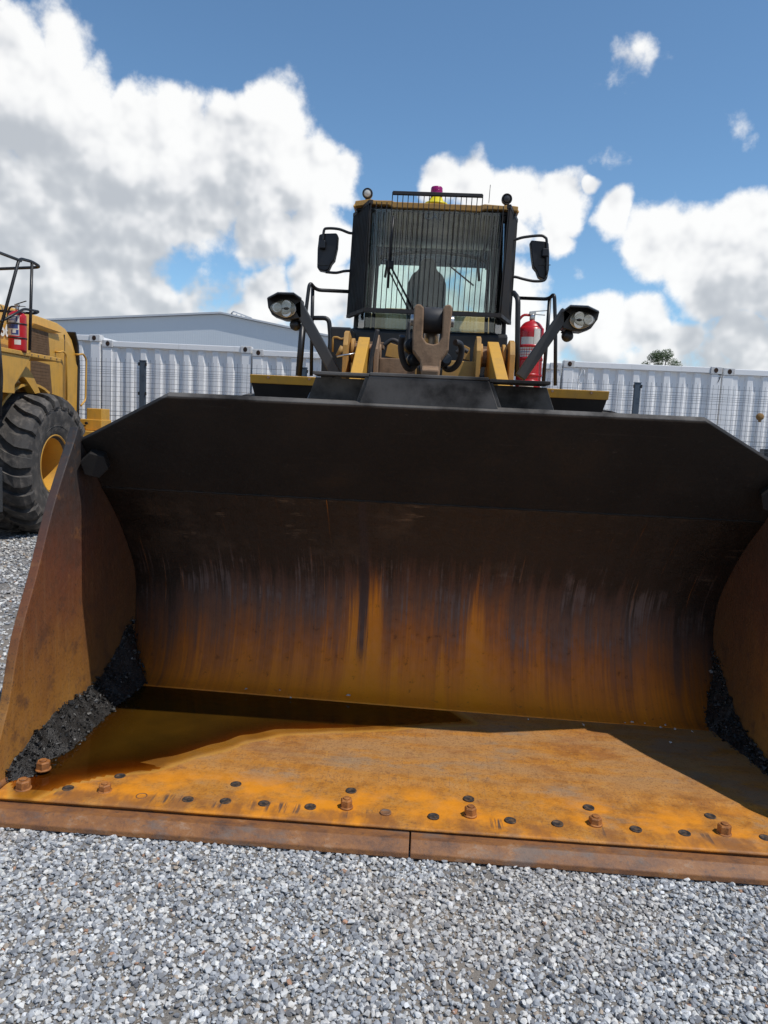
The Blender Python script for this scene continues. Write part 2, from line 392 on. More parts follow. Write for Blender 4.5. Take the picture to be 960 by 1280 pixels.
    wc = m.ramp(n1, [(.35, (.15, .055, .006)), (.55, (.27, .105, .006)), (.7, (.20, .09, .008))])
    c = m.mix(m.math('MULTIPLY', wet, .85), c, wc)
    m.set(Base_Color=c, Roughness=m.math('SUBTRACT', m.mr(n2, .3, .7, .5, .75), m.math('MULTIPLY', wet, .3)), Normal=m.bump(m.math('ADD', n3, n2), .22, .006)); m.b.inputs['Specular IOR Level'].default_value = .4
    floor = m.m
    # ---- side plates
    m = Mat('bucket_side_rust')
    n1 = m.noise(m.P, 3.2, 7, .6); gr = m.noise(m.scalev(m.P, (1, 60, 2.4)), 1, 4, .6); n2 = m.noise(m.P, 24, 6, .65); gz = m.noise(m.scalev(m.P, (1, 7, .8)), 1, 5, .6)
    # front half is scoured; shade on the back of the plate is painted darker
    h = m.math('ADD', m.z, m.math('ADD', m.math('MULTIPLY', m.math('SUBTRACT', n1, .5), .5), m.math('MULTIPLY', m.math('SUBTRACT', gz, .5), .35)))
    c = m.ramp(m.math('DIVIDE', h, 1.6), [(.08, (.35, .160, .034)), (.24, (.27, .115, .026)), (.42, (.18, .068, .026)), (.56, (.14, .050, .027)), (.70, (.085, .042, .031)), (.82, (.045, .038, .037)), (.95, (.032, .031, .033))])
    c = m.mix(m.mr(gr, .48, .72, 0, .55), c, (.47, .26, .10)) if False else m.mix(m.math('MULTIPLY', m.mr(gr, .5, .75), m.mr(m.z, 1.15, .7, 0, .28)), c, (.30, .18, .09))
    c = m.mix(m.mr(n2, .58, .74, 0, .6), c, (.06, .034, .022))
    n4 = m.noise(m.P, 9, 8, .7); c = m.mix(m.mr(n4, .50, .66, 0, .6), c, (.085, .042, .027)); c = m.mix(m.mr(n4, .44, .34, 0, .35), c, (.27, .12, .04))
    c = m.mix(m.mr(m.noise(m.P, 120, 3), .57, .66, 0, .5), c, (.05, .03, .02))
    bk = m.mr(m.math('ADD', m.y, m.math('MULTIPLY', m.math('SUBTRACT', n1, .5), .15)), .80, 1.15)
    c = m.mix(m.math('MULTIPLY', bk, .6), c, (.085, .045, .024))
    m.set(Base_Color=c, Roughness=m.mr(n2, .3, .7, .45, .75), Normal=m.bump(m.math('ADD', n2, gr), .25, .006)); m.b.inputs['Specular IOR Level'].default_value = .35
    side = m.m
    # ---- cutting edge
    m = Mat('edge_rust')
    n1 = m.noise(m.scalev(m.P, (9, 14, 16)), 1, 9, .72); n2 = m.noise(m.P, 60, 6, .7); n3 = m.noise(m.scalev(m.P, (4, 9, 9)), 1, 7, .68)
    c = m.ramp(n1, [(.3, (.085, .045, .03)), (.45, (.20, .085, .034)), (.58, (.28, .115, .034)), (.70, (.33, .20, .12))])
    c = m.mix(m.mr(n2, .56, .68, 0, .6), c, (.07, .048, .04)); c = m.mix(m.mr(n3, .52, .66, 0, .7), c, (.15, .118, .098))
    m.set(Base_Color=c, Roughness=.62, Normal=m.bump(m.math('ADD', n2, n1), .3, .006))
    edge = m.m
    m = Mat('bolt_rust')
    n1 = m.noise(m.P, 30, 6, .65); n2 = m.noise(m.P, 120, 4)
    c = m.mix(m.mr(n1, .35, .65), (.22, .08, .022), (.44, .17, .04)); c = m.mix(m.mr(n2, .58, .7, 0, .6), c, (.06, .035, .025))
    m.set(Base_Color=c, Roughness=.65, Normal=m.bump(n2, .3, .003))
    return back, upper, floor, side, edge, m.m
RB, RU, RF, RS, RE, RBOLT = rust_mats()

# ------------------------------------------------------------------ ground
def ground_mat():
    m = Mat('gravel_bed')
    vo = m.n('ShaderNodeTexVoronoi', {'Vector': m.P, 'Scale': 46}); ve = m.n('ShaderNodeTexVoronoi', {'Vector': m.P, 'Scale': 46}, feature='DISTANCE_TO_EDGE').outputs[0]
    v2 = m.n('ShaderNodeSeparateColor', {0: vo.outputs['Color']}).outputs[0]
    c = m.ramp(v2, [(0, (.10, .10, .105)), (.35, (.20, .20, .205)), (.7, (.36, .355, .35)), (.93, (.50, .49, .47)), (1, (.36, .26, .18))])
    big = m.noise(m.P, .9, 6, .6)
    c = m.mix(m.mr(ve, 0, .02, .9, 0), c, (.05, .044, .038))
    fn = m.noise(m.P, 240, 4, .7); near = m.mr(m.y, 6, 1.5)
    c = m.mix(m.math('MULTIPLY', near, .97), c, m.mix(m.mr(fn, .3, .7), (.09, .08, .07), (.30, .275, .24)))
    c = m.mix(m.mr(big, .50, .70, 0, .6), c, (.27, .215, .16))
    m.set(Base_Color=c, Roughness=.85, Normal=m.bump(m.math('ADD', m.mr(ve, 0, .02), m.math('MULTIPLY', m.noise(m.P, 160, 3), 1.2)), m.mr(m.y, 1.5, 6, .35, .9), .012))
    return m.m
def build_ground():
    b = MB(); b.add([(-600, -400, 0), (600, -400, 0), (600, 1200, 0), (-600, 1200, 0)], [(0, 1, 2, 3)])
    o = b.build('ground', ground_mat()); o['kind'] = 'structure'
build_ground()

def stone_templates(k, npts=11):
    out = []
    for _ in range(k):
        bm = bmesh.new(); ax = rng.uniform(.65, 1.15, 3)
        for _i in range(npts):
            q = rng.normal(size=3); q /= np.linalg.norm(q); q *= rng.uniform(.8, 1.08); bm.verts.new(q*ax)
        r = bmesh.ops.convex_hull(bm, input=bm.verts)
        bmesh.ops.delete(bm, geom=[g for g in r['geom_interior'] if isinstance(g, bmesh.types.BMVert)], context='VERTS')
        bmesh.ops.triangulate(bm, faces=bm.faces); bmesh.ops.recalc_face_normals(bm, faces=bm.faces)
        bm.verts.index_update()
        out.append((np.array([v.co[:] for v in bm.verts]), np.array([[v.index for v in f.verts] for f in bm.faces]))); bm.free()
    return out
def rand_rot(n):
    q = rng.normal(size=(n, 4)); q /= np.linalg.norm(q, axis=1)[:, None]; w, x, y, z = q.T
    return np.stack([np.stack([1-2*(y*y+z*z), 2*(x*y-z*w), 2*(x*z+y*w)], 1), np.stack([2*(x*y+z*w), 1-2*(x*x+z*z), 2*(y*z-x*w)], 1), np.stack([2*(x*z-y*w), 2*(y*z+x*w), 1-2*(x*x+y*y)], 1)], 1)
def scatter(name, pos, size, cols, mat, tmpl, flat=.75):
    """one joined mesh of small stones; pos (n,3), size (n,), cols (n,3)"""
    n = len(pos); R = rand_rot(n); pick = rng.integers(0, len(tmpl), n)
    V = []; F = []; C = []; off = 0
    for t, (tv, tf) in enumerate(tmpl):
        idx = np.where(pick == t)[0]
        if not len(idx): continue
        vv = np.einsum('nij,kj->nki', R[idx], tv)*size[idx][:, None, None]
        vv[:, :, 2] *= flat; vv += pos[idx][:, None, :]
        ff = tf[None]+(np.arange(len(idx))*len(tv))[:, None, None]+off
        V.append(vv.reshape(-1, 3)); F.append(ff.reshape(-1, 3)); C.append(np.repeat(cols[idx], len(tv), 0)); off += len(idx)*len(tv)
    V = np.concatenate(V); F = np.concatenate(F); C = np.concatenate(C)
    me = bpy.data.meshes.new(name); me.vertices.add(len(V)); me.vertices.foreach_set('co', V.ravel())
    me.loops.add(F.size); me.loops.foreach_set('vertex_index', F.ravel().astype(np.int32))
    me.polygons.add(len(F)); me.polygons.foreach_set('loop_start', np.arange(0, F.size, 3, dtype=np.int32))
    me.polygons.foreach_set('use_smooth', np.zeros(len(F), dtype=bool))
    me.update(calc_edges=True)
    a = me.attributes.new('stone', 'FLOAT_COLOR', 'POINT'); a.data.foreach_set('color', np.concatenate([C, np.ones((len(C), 1))], 1).ravel())
    me.materials.append(mat); o = bpy.data.objects.new(name, me); place(o); return o
def stone_mat(name, rough=.8):
    m = Mat(name); c = m.n('ShaderNodeAttribute', attribute_name='stone').outputs['Color']
    n = m.noise(m.P, 220, 4, .65); n2 = m.noise(m.P, 60, 3)
    c = m.mix(m.mr(n, .4, .7, 0, .45), c, (.40, .40, .40), 'OVERLAY'); c = m.mix(m.mr(n2, .55, .75, 0, .35), c, (.16, .14, .12))
    m.set(Base_Color=c, Roughness=rough, Normal=m.bump(n, .35, .002)); return m.m
def stone_cols(n):
    pal = np.array([(.64, .64, .63), (.48, .50, .52), (.34, .36, .39), (.28, .295, .32), (.19, .195, .21), (.78, .77, .74), (.42, .35, .28), (.46, .27, .18)])
    w = np.array([.22, .25, .22, .13, .06, .11, .035, .006]); k = rng.choice(len(pal), n, p=w/w.sum())
    return np.clip(pal[k]*[.95, .93, .90]*rng.normal(1, .12, (n, 1)), .02, .75)
def build_gravel():
    T = stone_templates(16, 15); SM = stone_mat('gravel_stone')
    P = []; Sz = []
    def area(x0, x1, y0, y1, per, s0, s1):
        n = int((x1-x0)*(y1-y0)*per); s = np.exp(rng.uniform(np.log(s0), np.log(s1), n))
        q = np.stack([rng.uniform(x0, x1, n), rng.uniform(y0, y1, n), s*rng.uniform(.1, .75, n)], 1); return q, s
    for a in ((-1.8, 1.8, -1.15, .10, 8200, .0055, .0138), (-1.7, 1.7, -1.10, .08, 4200, .0028, .0055), (-3.2, -1.8, -1.4, .8, 2200, .007, .016), (1.8, 3.0, -1.25, .5, 1800, .007, .016),
              (-3.6, -1.66, .1, 3.2, 1300, .009, .019), (-4.9, -2.2, 3.2, 6.4, 600, .012, .024), (1.68, 2.6, .3, 3.5, 300, .01, .02)):
        q, s = area(*a); P.append(q); Sz.append(s)
    P = np.concatenate(P); Sz = np.concatenate(Sz)
    # thin patches where the fines show through
    keep = np.array([mnoise.fractal(Vector((x*1.6, y*1.6, 3.)), 1, 2, 4) for x, y, _ in P])
    k = (keep < .30) | (rng.random(len(P)) < .55); P, Sz = P[k], Sz[k]
    C = stone_cols(len(P)); tn = np.array([mnoise.fractal(Vector((x*1.1+7, y*1.1, 9.)), 1, 2, 4) for x, y, _ in P]); tn = np.clip((tn-.05)*1.0, 0, .22)[:, None]
    C = C*(1-tn)+np.array([[.50, .42, .33]])*tn
    o = scatter('gravel', P, Sz, C, SM, T)
    tag(o, 'loose grey and white crushed stone covering the yard', 'gravel', kind='stuff')
build_gravel()

# ------------------------------------------------------------------ wheel loader with the bucket
LD = thing('wheel_loader', 'yellow wheel loader facing the camera with huge rusty bucket lowered on the gravel', 'wheel loader', (0, 3.0, 0))

BI, BO = 1.62, 1.66                       # inner / outer half width of the bucket
FZ = .085                                 # floor level
PROF = [(1.27, FZ), (1.36, .115), (1.44, .20), (1.50, .33), (1.535, .46), (1.545, .58), (1.525, .68), (1.48, .765), (1.39, .885), (1.285, 1.005), (1.18, 1.105), (1.08, 1.19)]
def smooth_curve(pts, k=5):
    out = []
    for i in range(len(pts)-1):
        p0 = pts[max(i-1, 0)]; p1 = pts[i]; p2 = pts[i+1]; p3 = pts[min(i+2, len(pts)-1)]
        for j in range(k):
            t = j/k; out.append(tuple(.5*((2*b)+(-a+c)*t+(2*a-5*b+4*c-d)*t*t+(-a+3*b-3*c+d)*t**3) for a, b, c, d in zip(p0, p1, p2, p3)))
    out.append(pts[-1]); return out
def shell(prof, x0, x1, th, nx=1, twist=False):
    """sheet following a (y,z) profile, thickened outwards"""
    b = MB(); L = len(prof); outer = []
    tw = (lambda x, y, z: (x, y-x*.052*max(0, 1-z/.5), z)) if twist else (lambda x, y, z: (x, y, z))
    for i, p in enumerate(prof):
        a = prof[max(i-1, 0)]; c = prof[min(i+1, L-1)]; t = Vector((c[0]-a[0], c[1]-a[1])).normalized(); outer.append((p[0]+t.y*th, p[1]-t.x*th))
    vs = []; xs = [x0+(x1-x0)*i/nx for i in range(nx+1)]
    for x in xs: vs += [tw(x, *p) for p in prof]+[tw(x, *p) for p in outer]
    W = 2*L; fs = []
    for k in range(nx):
        for i in range(L-1):
            fs.append((k*W+i, k*W+i+1, (k+1)*W+i+1, (k+1)*W+i)); fs.append((k*W+L+i, (k+1)*W+L+i, (k+1)*W+L+i+1, k*W+L+i+1))
        for i in (0, L-1): fs.append((k*W+i, (k+1)*W+i, (k+1)*W+L+i, k*W+L+i))
    b.add(vs, fs, True)
    for k in (0, nx): b.f += [(k*W+i, k*W+i+1, k*W+L+i+1, k*W+L+i) for i in range(L-1)]; b.sm += [False]*(L-1)
    return b
back_prof = smooth_curve(PROF)
BK = shell(back_prof, -BI+.002, BI-.002, .035, 8, True).build('bucket', RB, LD)
BK['label'] = 'wide rust-streaked bucket with dark upper plate and orange floor'
# shape of the rain pool, read off the floor plane
def FL(px, py, z=FZ): return U(px, py, 2, z)
pool = [FL(*q) for q in [(24, 1003), (48, 990), (84, 976), (130, 966), (182, 960), (225, 950), (272, 936), (310, 924), (350, 916), (400, 913), (450, 911), (490, 909), (535, 905), (588, 903)]]
pool = [(p.x, p.y) for p in pool]
pool += [(.20, 1.262), (-.1, 1.33), (-.5, 1.38), (-1.0, 1.42), (-1.62, 1.45), (-1.62, .30)]
PA = np.array(pool)
def sdist(x, y):
    p = np.array([x, y]); a = PA; b = np.roll(PA, -1, 0); d = b-a; t = np.clip(((p-a)*d).sum(1)/(d*d).sum(1), 0, 1)
    dm = np.sqrt((((a+d*t[:, None])-p)**2).sum(1)).min()
    ins = (((a[:, 1] > y) != (b[:, 1] > y)) & (x < (b[:, 0]-a[:, 0])*(y-a[:, 1])/(b[:, 1]-a[:, 1]+1e-12)+a[:, 0])).sum() % 2
    return dm if ins else -dm
def build_floor():
    nx, ny = 190, 78; x0, x1, y0, y1 = -BI, BI, .085, 1.37
    vs = []; wet = []
    for j in range(ny+1):
        for i in range(nx+1):
            x = x0+(x1-x0)*i/nx; y = y0+(y1-y0)*j/ny; sd = sdist(x, y)
            sd += .012*mnoise.noise((x*9, y*9, 0))
            bz = FZ-.0022*math.sin(x*2.1+1)+.0012*mnoise.noise((x*4, y*4, 2))
            if y < .44: bz -= .006*min(1, (.44-y)/.012)          # edge plate sits a few mm lower than the floor sheet
            z = bz-.085*max(0, min(sd, .42)) if y > .30 else bz-.03*max(0, min(sd, .1))
            if y < .095: z -= .004*((.095-y)/.01)**2
            vs.append((x, y, z)); wet.append(max(0., min(1., .5+sd*9)))
    fs = [(j*(nx+1)+i, j*(nx+1)+i+1, (j+1)*(nx+1)+i+1, (j+1)*(nx+1)+i) for j in range(ny) for i in range(nx)]
    b = MB(); b.add(vs, fs, True)
    # underside and front face
    zb = .056; k = len(vs); ring = [i for i in range(nx+1)]
    b.add([(vs[i][0], vs[i][1]+.02, zb-.0) for i in ring], []);
    b.f += [(i, k+i, k+i+1, i+1) for i in range(nx)]; b.sm += [False]*nx
    me = b.mesh('floor_plate', WLOC[LD.name]); me.materials.append(RF)
    a = me.attributes.new('wet', 'FLOAT', 'POINT'); w = np.array(wet+[0]*(len(me.vertices)-len(wet)), dtype=np.float32); a.data.foreach_set('value', w)
    o = bpy.data.objects.new('floor_plate', me); place(o, BK, WLOC[LD.name])
build_floor()
# upper plate: weld line up to the chamfered top edge, leaning forward
TY, TZ, TX = .645, 1.645, 1.137
def upper_pt(x, z): return Vector((x, 1.08+(TY-1.08)*(z-1.19)/(TZ-1.19), z))
def build_upper():
    zc = 1.425; out = [(-BI+.003, 1.193), (BI-.003, 1.193), (BI-.003, zc), (TX, TZ), (-TX, TZ), (-BI+.003, zc)]
    nrm = Vector((0, (TZ-1.19), -(TY-1.08))).normalized()*.028
    f = [upper_pt(*p) for p in out]; bk = [p+nrm for p in f]
    b = MB(); n = 6; b.add(f+bk, [tuple(range(n)), tuple(range(n, 2*n))[::-1]]+[(i, n+i, n+(i+1) % n, (i+1) % n) for i in range(n)])
    b.build('upper_plate', RU, BK, bevel=.004)
    # weld bead
    pts = [Vector((x, 1.079+.002*math.sin(x*40), 1.192+.0015*math.sin(x*63))) for x in np.linspace(-BI+.01, BI-.01, 140)]
    MB().tube(pts, .0065, 6).build('weld_bead', RU, BK)
build_upper()
# side plates
SIDE = [(.115, .028), (.115, .10), (.15, .22), (.205, .336), (.24, .40), (.318, .63), (.455, .865), (.59, 1.12), (.70, 1.29), (.80, 1.43), (.835, 1.49), (.895, 1.425),
        (1.115, 1.205), (1.32, 1.03), (1.52, .80), (1.585, .68), (1.605, .56), (1.59, .42), (1.55, .28), (1.46, .14), (1.36, .05), (1.27, .028)]
fr = smooth_curve(SIDE[1:11], 3)
SIDEC = [SIDE[0]]+fr+SIDE[11:]
for s in (-1, 1):
    b = MB(); b.prism(SIDEC, 0, s*BI, s*BO); o = b.build('side_plate', RS, BK, bevel=.004)
    # hexagonal corner gusset just under the top of the plate
    c = upper_pt(s*(BI-.062), 1.352)+Vector((0, -.03, -.02))
    hx = MB(); hx.lathe([(.064, 0), (.064, .075), (.0, .075)], c, Vector((-s*.25, -1, -.25)), 6, False); hx.build('corner_block', RU, BK, bevel=.005)
    # foot weld along the inner face
    pts = [(s*(BI-.002), y, FZ+.002+.012*math.sin(y*14)*.3) for y in np.linspace(.13, 1.25, 40)]
    MB().tube(pts, .014, 6).build('weld_bead', RE, BK)
# cutting edges (two lengths with a joint)
for a, c in ((-BO-.02, -.003), (.003, BO+.02)):
    b = MB(); b.prism([(0, .010), (.002, .030), (.040, .062), (.30, .064), (.30, .010)], 0, a, c); b.build('cutting_edge', RE, BK, bevel=.003)
# bolts and plugged holes
def bolt(x, y, r=.026, h=.032, z=FZ-.006):
    r *= random.uniform(.9, 1.06); h *= random.uniform(.7, 1.05)
    b = MB(); b.lathe([(r*1.12, 0), (r*1.12, .005), (r*1.0, .007)], (x, y, z-.001), (0, 0, 1), 18)
    b.lathe([(r, .006), (r, .006+h*.85), (r*.86, .006+h)], (x, y, z), (random.uniform(-.03, .03), 0, 1), 6, False)
    b.lathe([(r*.55, .006+h), (r*.5, .012+h)], (x, y, z), (0, 0, 1), 10); b.build('bolt', RBOLT, BK)
for q in ((131, 987), (433, 1007), (588, 1017), (744, 1028), (905, 1040)): p = FL(*q); bolt(p.x, p.y)
p = FL(29, 978, FZ+.02); bolt(p.x, p.y, .030, .034); p = FL(54, 958, FZ+.02); bolt(p.x, p.y, .028, .036, FZ+.008)
HOLE = Mat('hole_dark'); HOLE.set(Base_Color=HOLE.mix(HOLE.mr(HOLE.noise(HOLE.P, 60, 4), .4, .7), (.02, .018, .018), (.13, .075, .04)), Roughness=.7); HOLE = HOLE.m
for q in [(85, 984), (177, 994), (235, 998), (282, 1000), (330, 1003), (388, 1007), (482, 1014), (542, 1019), (638, 1024), (697, 1028), (795, 1035), (856, 1040), (957, 1046), (150, 969), (295, 979), (439, 987), (586, 997), (736, 1008), (888, 1019)]:
    p = FL(*q); b = MB(); b.lathe([(.0225, -.004), (.0225, .0020), (.0185, .0022), (.0175, .0012), (.0001, .0010)], (p.x, p.y, FZ-.0045), (0, 0, 1), 18); b.build('plugged_hole', HOLE if random.random() < .75 else RE, BK)
# raised centre of the spill guard
def build_visor():
    yb = TY+.012
    b = MB()
    # flush centre plate
    f = [(-.315, yb, TZ-.004), (.285, yb, TZ-.004), (.232, yb-.02, 1.768), (-.272, yb-.02, 1.768)]
    bkp = [(x, y+.022, z) for x, y, z in f]; b.add(f+bkp, [(0, 1, 2, 3), (7, 6, 5, 4), (0, 4, 5, 1), (1, 5, 6, 2), (2, 6, 7, 3), (3, 7, 4, 0)])
    b.build('spill_guard', RU, BK, bevel=.003)
    for s, xi, xo, xt, xto in ((-1, -.315, -.56, -.272, -.515), (1, .285, .545, .232, .49)):
        yq = yb+.12
        # ledge, set-back flank, return cheek and overhanging cap
        b = MB(); b.bb((min(xi, xo)-.01, yb+.016, TZ-.03), (max(xi, xo)+.01, yq+.03, TZ-.006)); b.build('ledge', RU, BK)
        f = [(xi, yq, TZ-.01), (xo, yq, TZ-.01), (xto, yq-.03, 1.760), (xt, yq-.03, 1.760)]; k = [(x, y+.02, z) for x, y, z in f]
        b = MB(); b.add(f+k, [(0, 1, 2, 3), (7, 6, 5, 4), (0, 4, 5, 1), (1, 5, 6, 2), (2, 6, 7, 3), (3, 7, 4, 0)]); b.build('flank_plate', RU, BK, bevel=.002)
        f = [(xi, yb+.02, TZ-.006), (xi, yq, TZ-.006), (xt, yq-.03, 1.762), (xt, yb, 1.764)]; k = [(x+s*.018, y, z) for x, y, z in f]
        b = MB(); b.add(f+k, [(0, 1, 2, 3), (7, 6, 5, 4), (0, 4, 5, 1), (1, 5, 6, 2), (2, 6, 7, 3), (3, 7, 4, 0)]); b.build('cheek_plate', RU, BK, bevel=.002)
        b = MB(); b.bb((min(xt, xto), yb-.005, 1.766), (max(xt, xto), yq+.03, 1.780)); b.build('cap_plate', RU, BK, bevel=.003)
    b = MB(); b.bb((-.27, yb-.022, 1.770), (.23, yb+.15, 1.784)); b.build('cap_plate', RU, BK, bevel=.003)
    # bracing behind the bucket
    for x in (-.55, .5):
        b = MB(); b.prism([(1.14, 1.2), (.745, 1.62), (.95, 1.70), (1.6, 1.2), (1.64, .75), (1.55, .78)], 0, x-.02, x+.02); b.build('rear_rib', BLK, BK)
build_visor()

# ---- rain water
def build_water():
    m = Mat('rain_water'); nt = m.nt
    dep = m.n('ShaderNodeAttribute', attribute_name='depth').outputs['Fac']
    tc = m.ramp(m.mr(dep, 0, .034, 0, 1, False), [(0, (.85, .72, .45)), (.12, (.55, .38, .13)), (.35, (.26, .155, .032)), (.7, (.11, .068, .013)), (1, (.07, .045, .009))])
    tr = m.n('ShaderNodeBsdfTransparent', {'Color': tc})
    rp = m.bump(m.noise(m.P, 9, 2), .04, .01)
    gl = m.n('ShaderNodeBsdfGlossy', {'Color': (1, 1, 1, 1), 'Roughness': .015, 'Normal': rp}); fr = m.n('ShaderNodeFresnel', {'IOR': 1.33, 'Normal': rp}).outputs[0]
    mx = m.n('ShaderNodeMixShader'); nt.links.new(fr, mx.inputs[0]); nt.links.new(tr.outputs[0], mx.inputs[1]); nt.links.new(gl.outputs[0], mx.inputs[2])
    # fine rust held in the water
    df = m.n('ShaderNodeBsdfDiffuse', {'Color': m.mix(m.noise(m.P, 6, 5), (.055, .030, .005), (.14, .064, .006))}); m2 = m.n('ShaderNodeMixShader')
    nt.links.new(m.mr(dep, 0, .025, 0, .45, False), m2.inputs[0]); nt.links.new(mx.outputs[0], m2.inputs[1]); nt.links.new(df.outputs[0], m2.inputs[2])
    nt.links.new(m2.outputs[0], nt.nodes['Material Output'].inputs[0])
    nx, ny = 150, 64; x0, x1, y0, y1 = -BI+.004, .62, .16, 1.42; vid = {}; vs = []; fs = []; dp = []
    sd = [[sdist(x0+(x1-x0)*i/nx, y0+(y1-y0)*j/ny) for i in range(nx+1)] for j in range(ny+1)]
    for j in range(ny):
        for i in range(nx):
            q = [(j, i), (j, i+1), (j+1, i+1), (j+1, i)]
            if max(sd[a][b_] for a, b_ in q) < -.012: continue
            ids = []
            for a, b_ in q:
                if (a, b_) not in vid:
                    x = x0+(x1-x0)*b_/nx; y = y0+(y1-y0)*a/ny; vid[(a, b_)] = len(vs)
                    vs.append((x, y, FZ-.0035)); dp.append(max(0, .085*min(max(sd[a][b_], 0), .42)))
                ids.append(vid[(a, b_)])
            fs.append(tuple(ids))
    b = MB(); b.add(vs, fs, True); me = b.mesh('rainwater', (0, 0, 0), False); me.materials.append(m.m)
    a = me.attributes.new('depth', 'FLOAT', 'POINT'); a.data.foreach_set('value', np.array(dp, dtype=np.float32))
    o = bpy.data.objects.new('rainwater', me); place(o); tag(o, 'brown rainwater puddle lying in the back of the rusty bucket', 'water', kind='stuff')
build_water()

# ---- coal left in the corners
def build_coal():
    m = Mat('coal'); n1 = m.noise(m.P, 60, 6, .7); n2 = m.noise(m.P, 260, 4)
    m.set(Base_Color=m.mix(m.mr(n1, .35, .7), (.010, .009, .008), (.030, .026, .023)), Roughness=m.mr(n2, .4, .65, .35, .8), Normal=m.bump(m.math('ADD', n1, n2), .6, .006)); CM = m.m
    sm = stone_mat('coal_lump', .5); T = stone_templates(10, 9)
    def heap(name, s, rows, label):
        """rows: (y, width from plate, height at plate)"""
        ys = [r[0] for r in rows]; nv, nu = 110, 26; vs = []; P = []; Z = []
        for j in range(nv+1):
            y = ys[0]+(ys[-1]-ys[0])*j/nv; w = np.interp(y, ys, [r[1] for r in rows]); h = np.interp(y, ys, [r[2] for r in rows])
            w *= 1+.14*mnoise.noise((y*9, 0, s)); 
            for i in range(nu+1):
                t = i/nu; x = s*(BI+.01-w*t)
                nz = mnoise.fractal(Vector((x*14, y*14, 0)), 1, 2, 5)*.022*(1-t*.6)
                z = FZ-.04+(h+.045)*(1-t)**1.25+nz*min(1, h*12)
                vs.append((x, y, z))
                if i < nu and s*x > -9: P.append((x, y, z)); Z.append(t)
        fs = [(j*(nu+1)+i, j*(nu+1)+i+1, (j+1)*(nu+1)+i+1, (j+1)*(nu+1)+i) for j in range(nv) for i in range(nu)]
        b = MB(); b.add(vs, fs, True)
        root = thing(name, label, 'coal', (s*1.5, .8, FZ), None); root['kind'] = 'stuff'
        o = b.build('heap', CM, root); o['kind'] = 'stuff'
        P = np.array(P); NL = 4200; k = rng.integers(0, len(P), NL); q = P[k]+rng.normal(0, .010, (NL, 3))*[1, 1, .2]
        q[:, 0] = np.clip(q[:, 0], -BI+.012, BI-.012); sz = .0022*np.exp(rng.exponential(.55, NL)).clip(1, 7)
        g = rng.choice([.006, .012, .022, .045, .16], NL, p=[.36, .32, .2, .105, .015])[:, None]*np.array([[1.06, 1, .94]])
        lo = scatter('lumps', q-np.array([s*1.5, .8, FZ]), sz, g, sm, T, .9); lo.parent = root; lo['kind'] = 'stuff'; WLOC[lo.name] = Vector((s*1.5, .8, FZ))
    heap('coal_heap', -1, [(.20, .05, .02), (.26, .14, .06), (.38, .15, .09), (.52, .17, .115), (.70, .18, .13), (.90, .17, .125), (1.10, .16, .14), (1.25, .17, .20), (1.38, .17, .30), (1.50, .09, .33)], 'black coal fines heaped beside the puddle in the bucket corner')
    heap('coal_heap', 1, [(.62, .03, .01), (.75, .07, .04), (.90, .09, .06), (1.05, .12, .08), (1.2, .14, .14), (1.36, .15, .28), (1.50, .08, .36)], 'dark dirt left in the dry corner of the bucket')
    # stray pebbles on the floor, each its own
    pc = Mat('pebble_grey'); pc.set(Base_Color=pc.mix(pc.noise(pc.P, 80, 4), (.30, .29, .28), (.62, .60, .57)), Roughness=.8); pc = pc.m
    spots = [(307, 866, .010), (350, 868, .007), (363, 873, .007), (435, 874, .013), (729, 906, .012), (790, 902, .010), (781, 903, .007), (826, 909, .009), (843, 911, .011), (832, 906, .007), (838, 928, .010), (866, 914, .008), (806, 904, .006), (660, 899, .006), (23, 980, .0)]
    for x, y, r in spots:
        if r == 0: continue
        z = FZ+.010 if x > 450 else FZ+.004; p = U(x, y, 2, z)
        if p.y > 1.26: p.z += min(.2, (p.y-1.26)*.45)
        tv, tf = T[random.randrange(len(T))]
        b = MB(); b.add([(p.x+a*r, p.y+b_*r, p.z+c*r*.8) for a, b_, c in tv], [tuple(int(i) for i in f) for f in tf])
        o = b.build('pebble', pc, None, loc=(p.x, p.y, p.z))
        tag(o, 'pale pebble at the edge of the bucket puddle' if x < 450 else 'pale pebble on the dry rusty bucket floor near its back seam', 'pebble', 'pebbles by the puddle' if x < 450 else 'pebbles along the dry bucket seam')
build_coal()

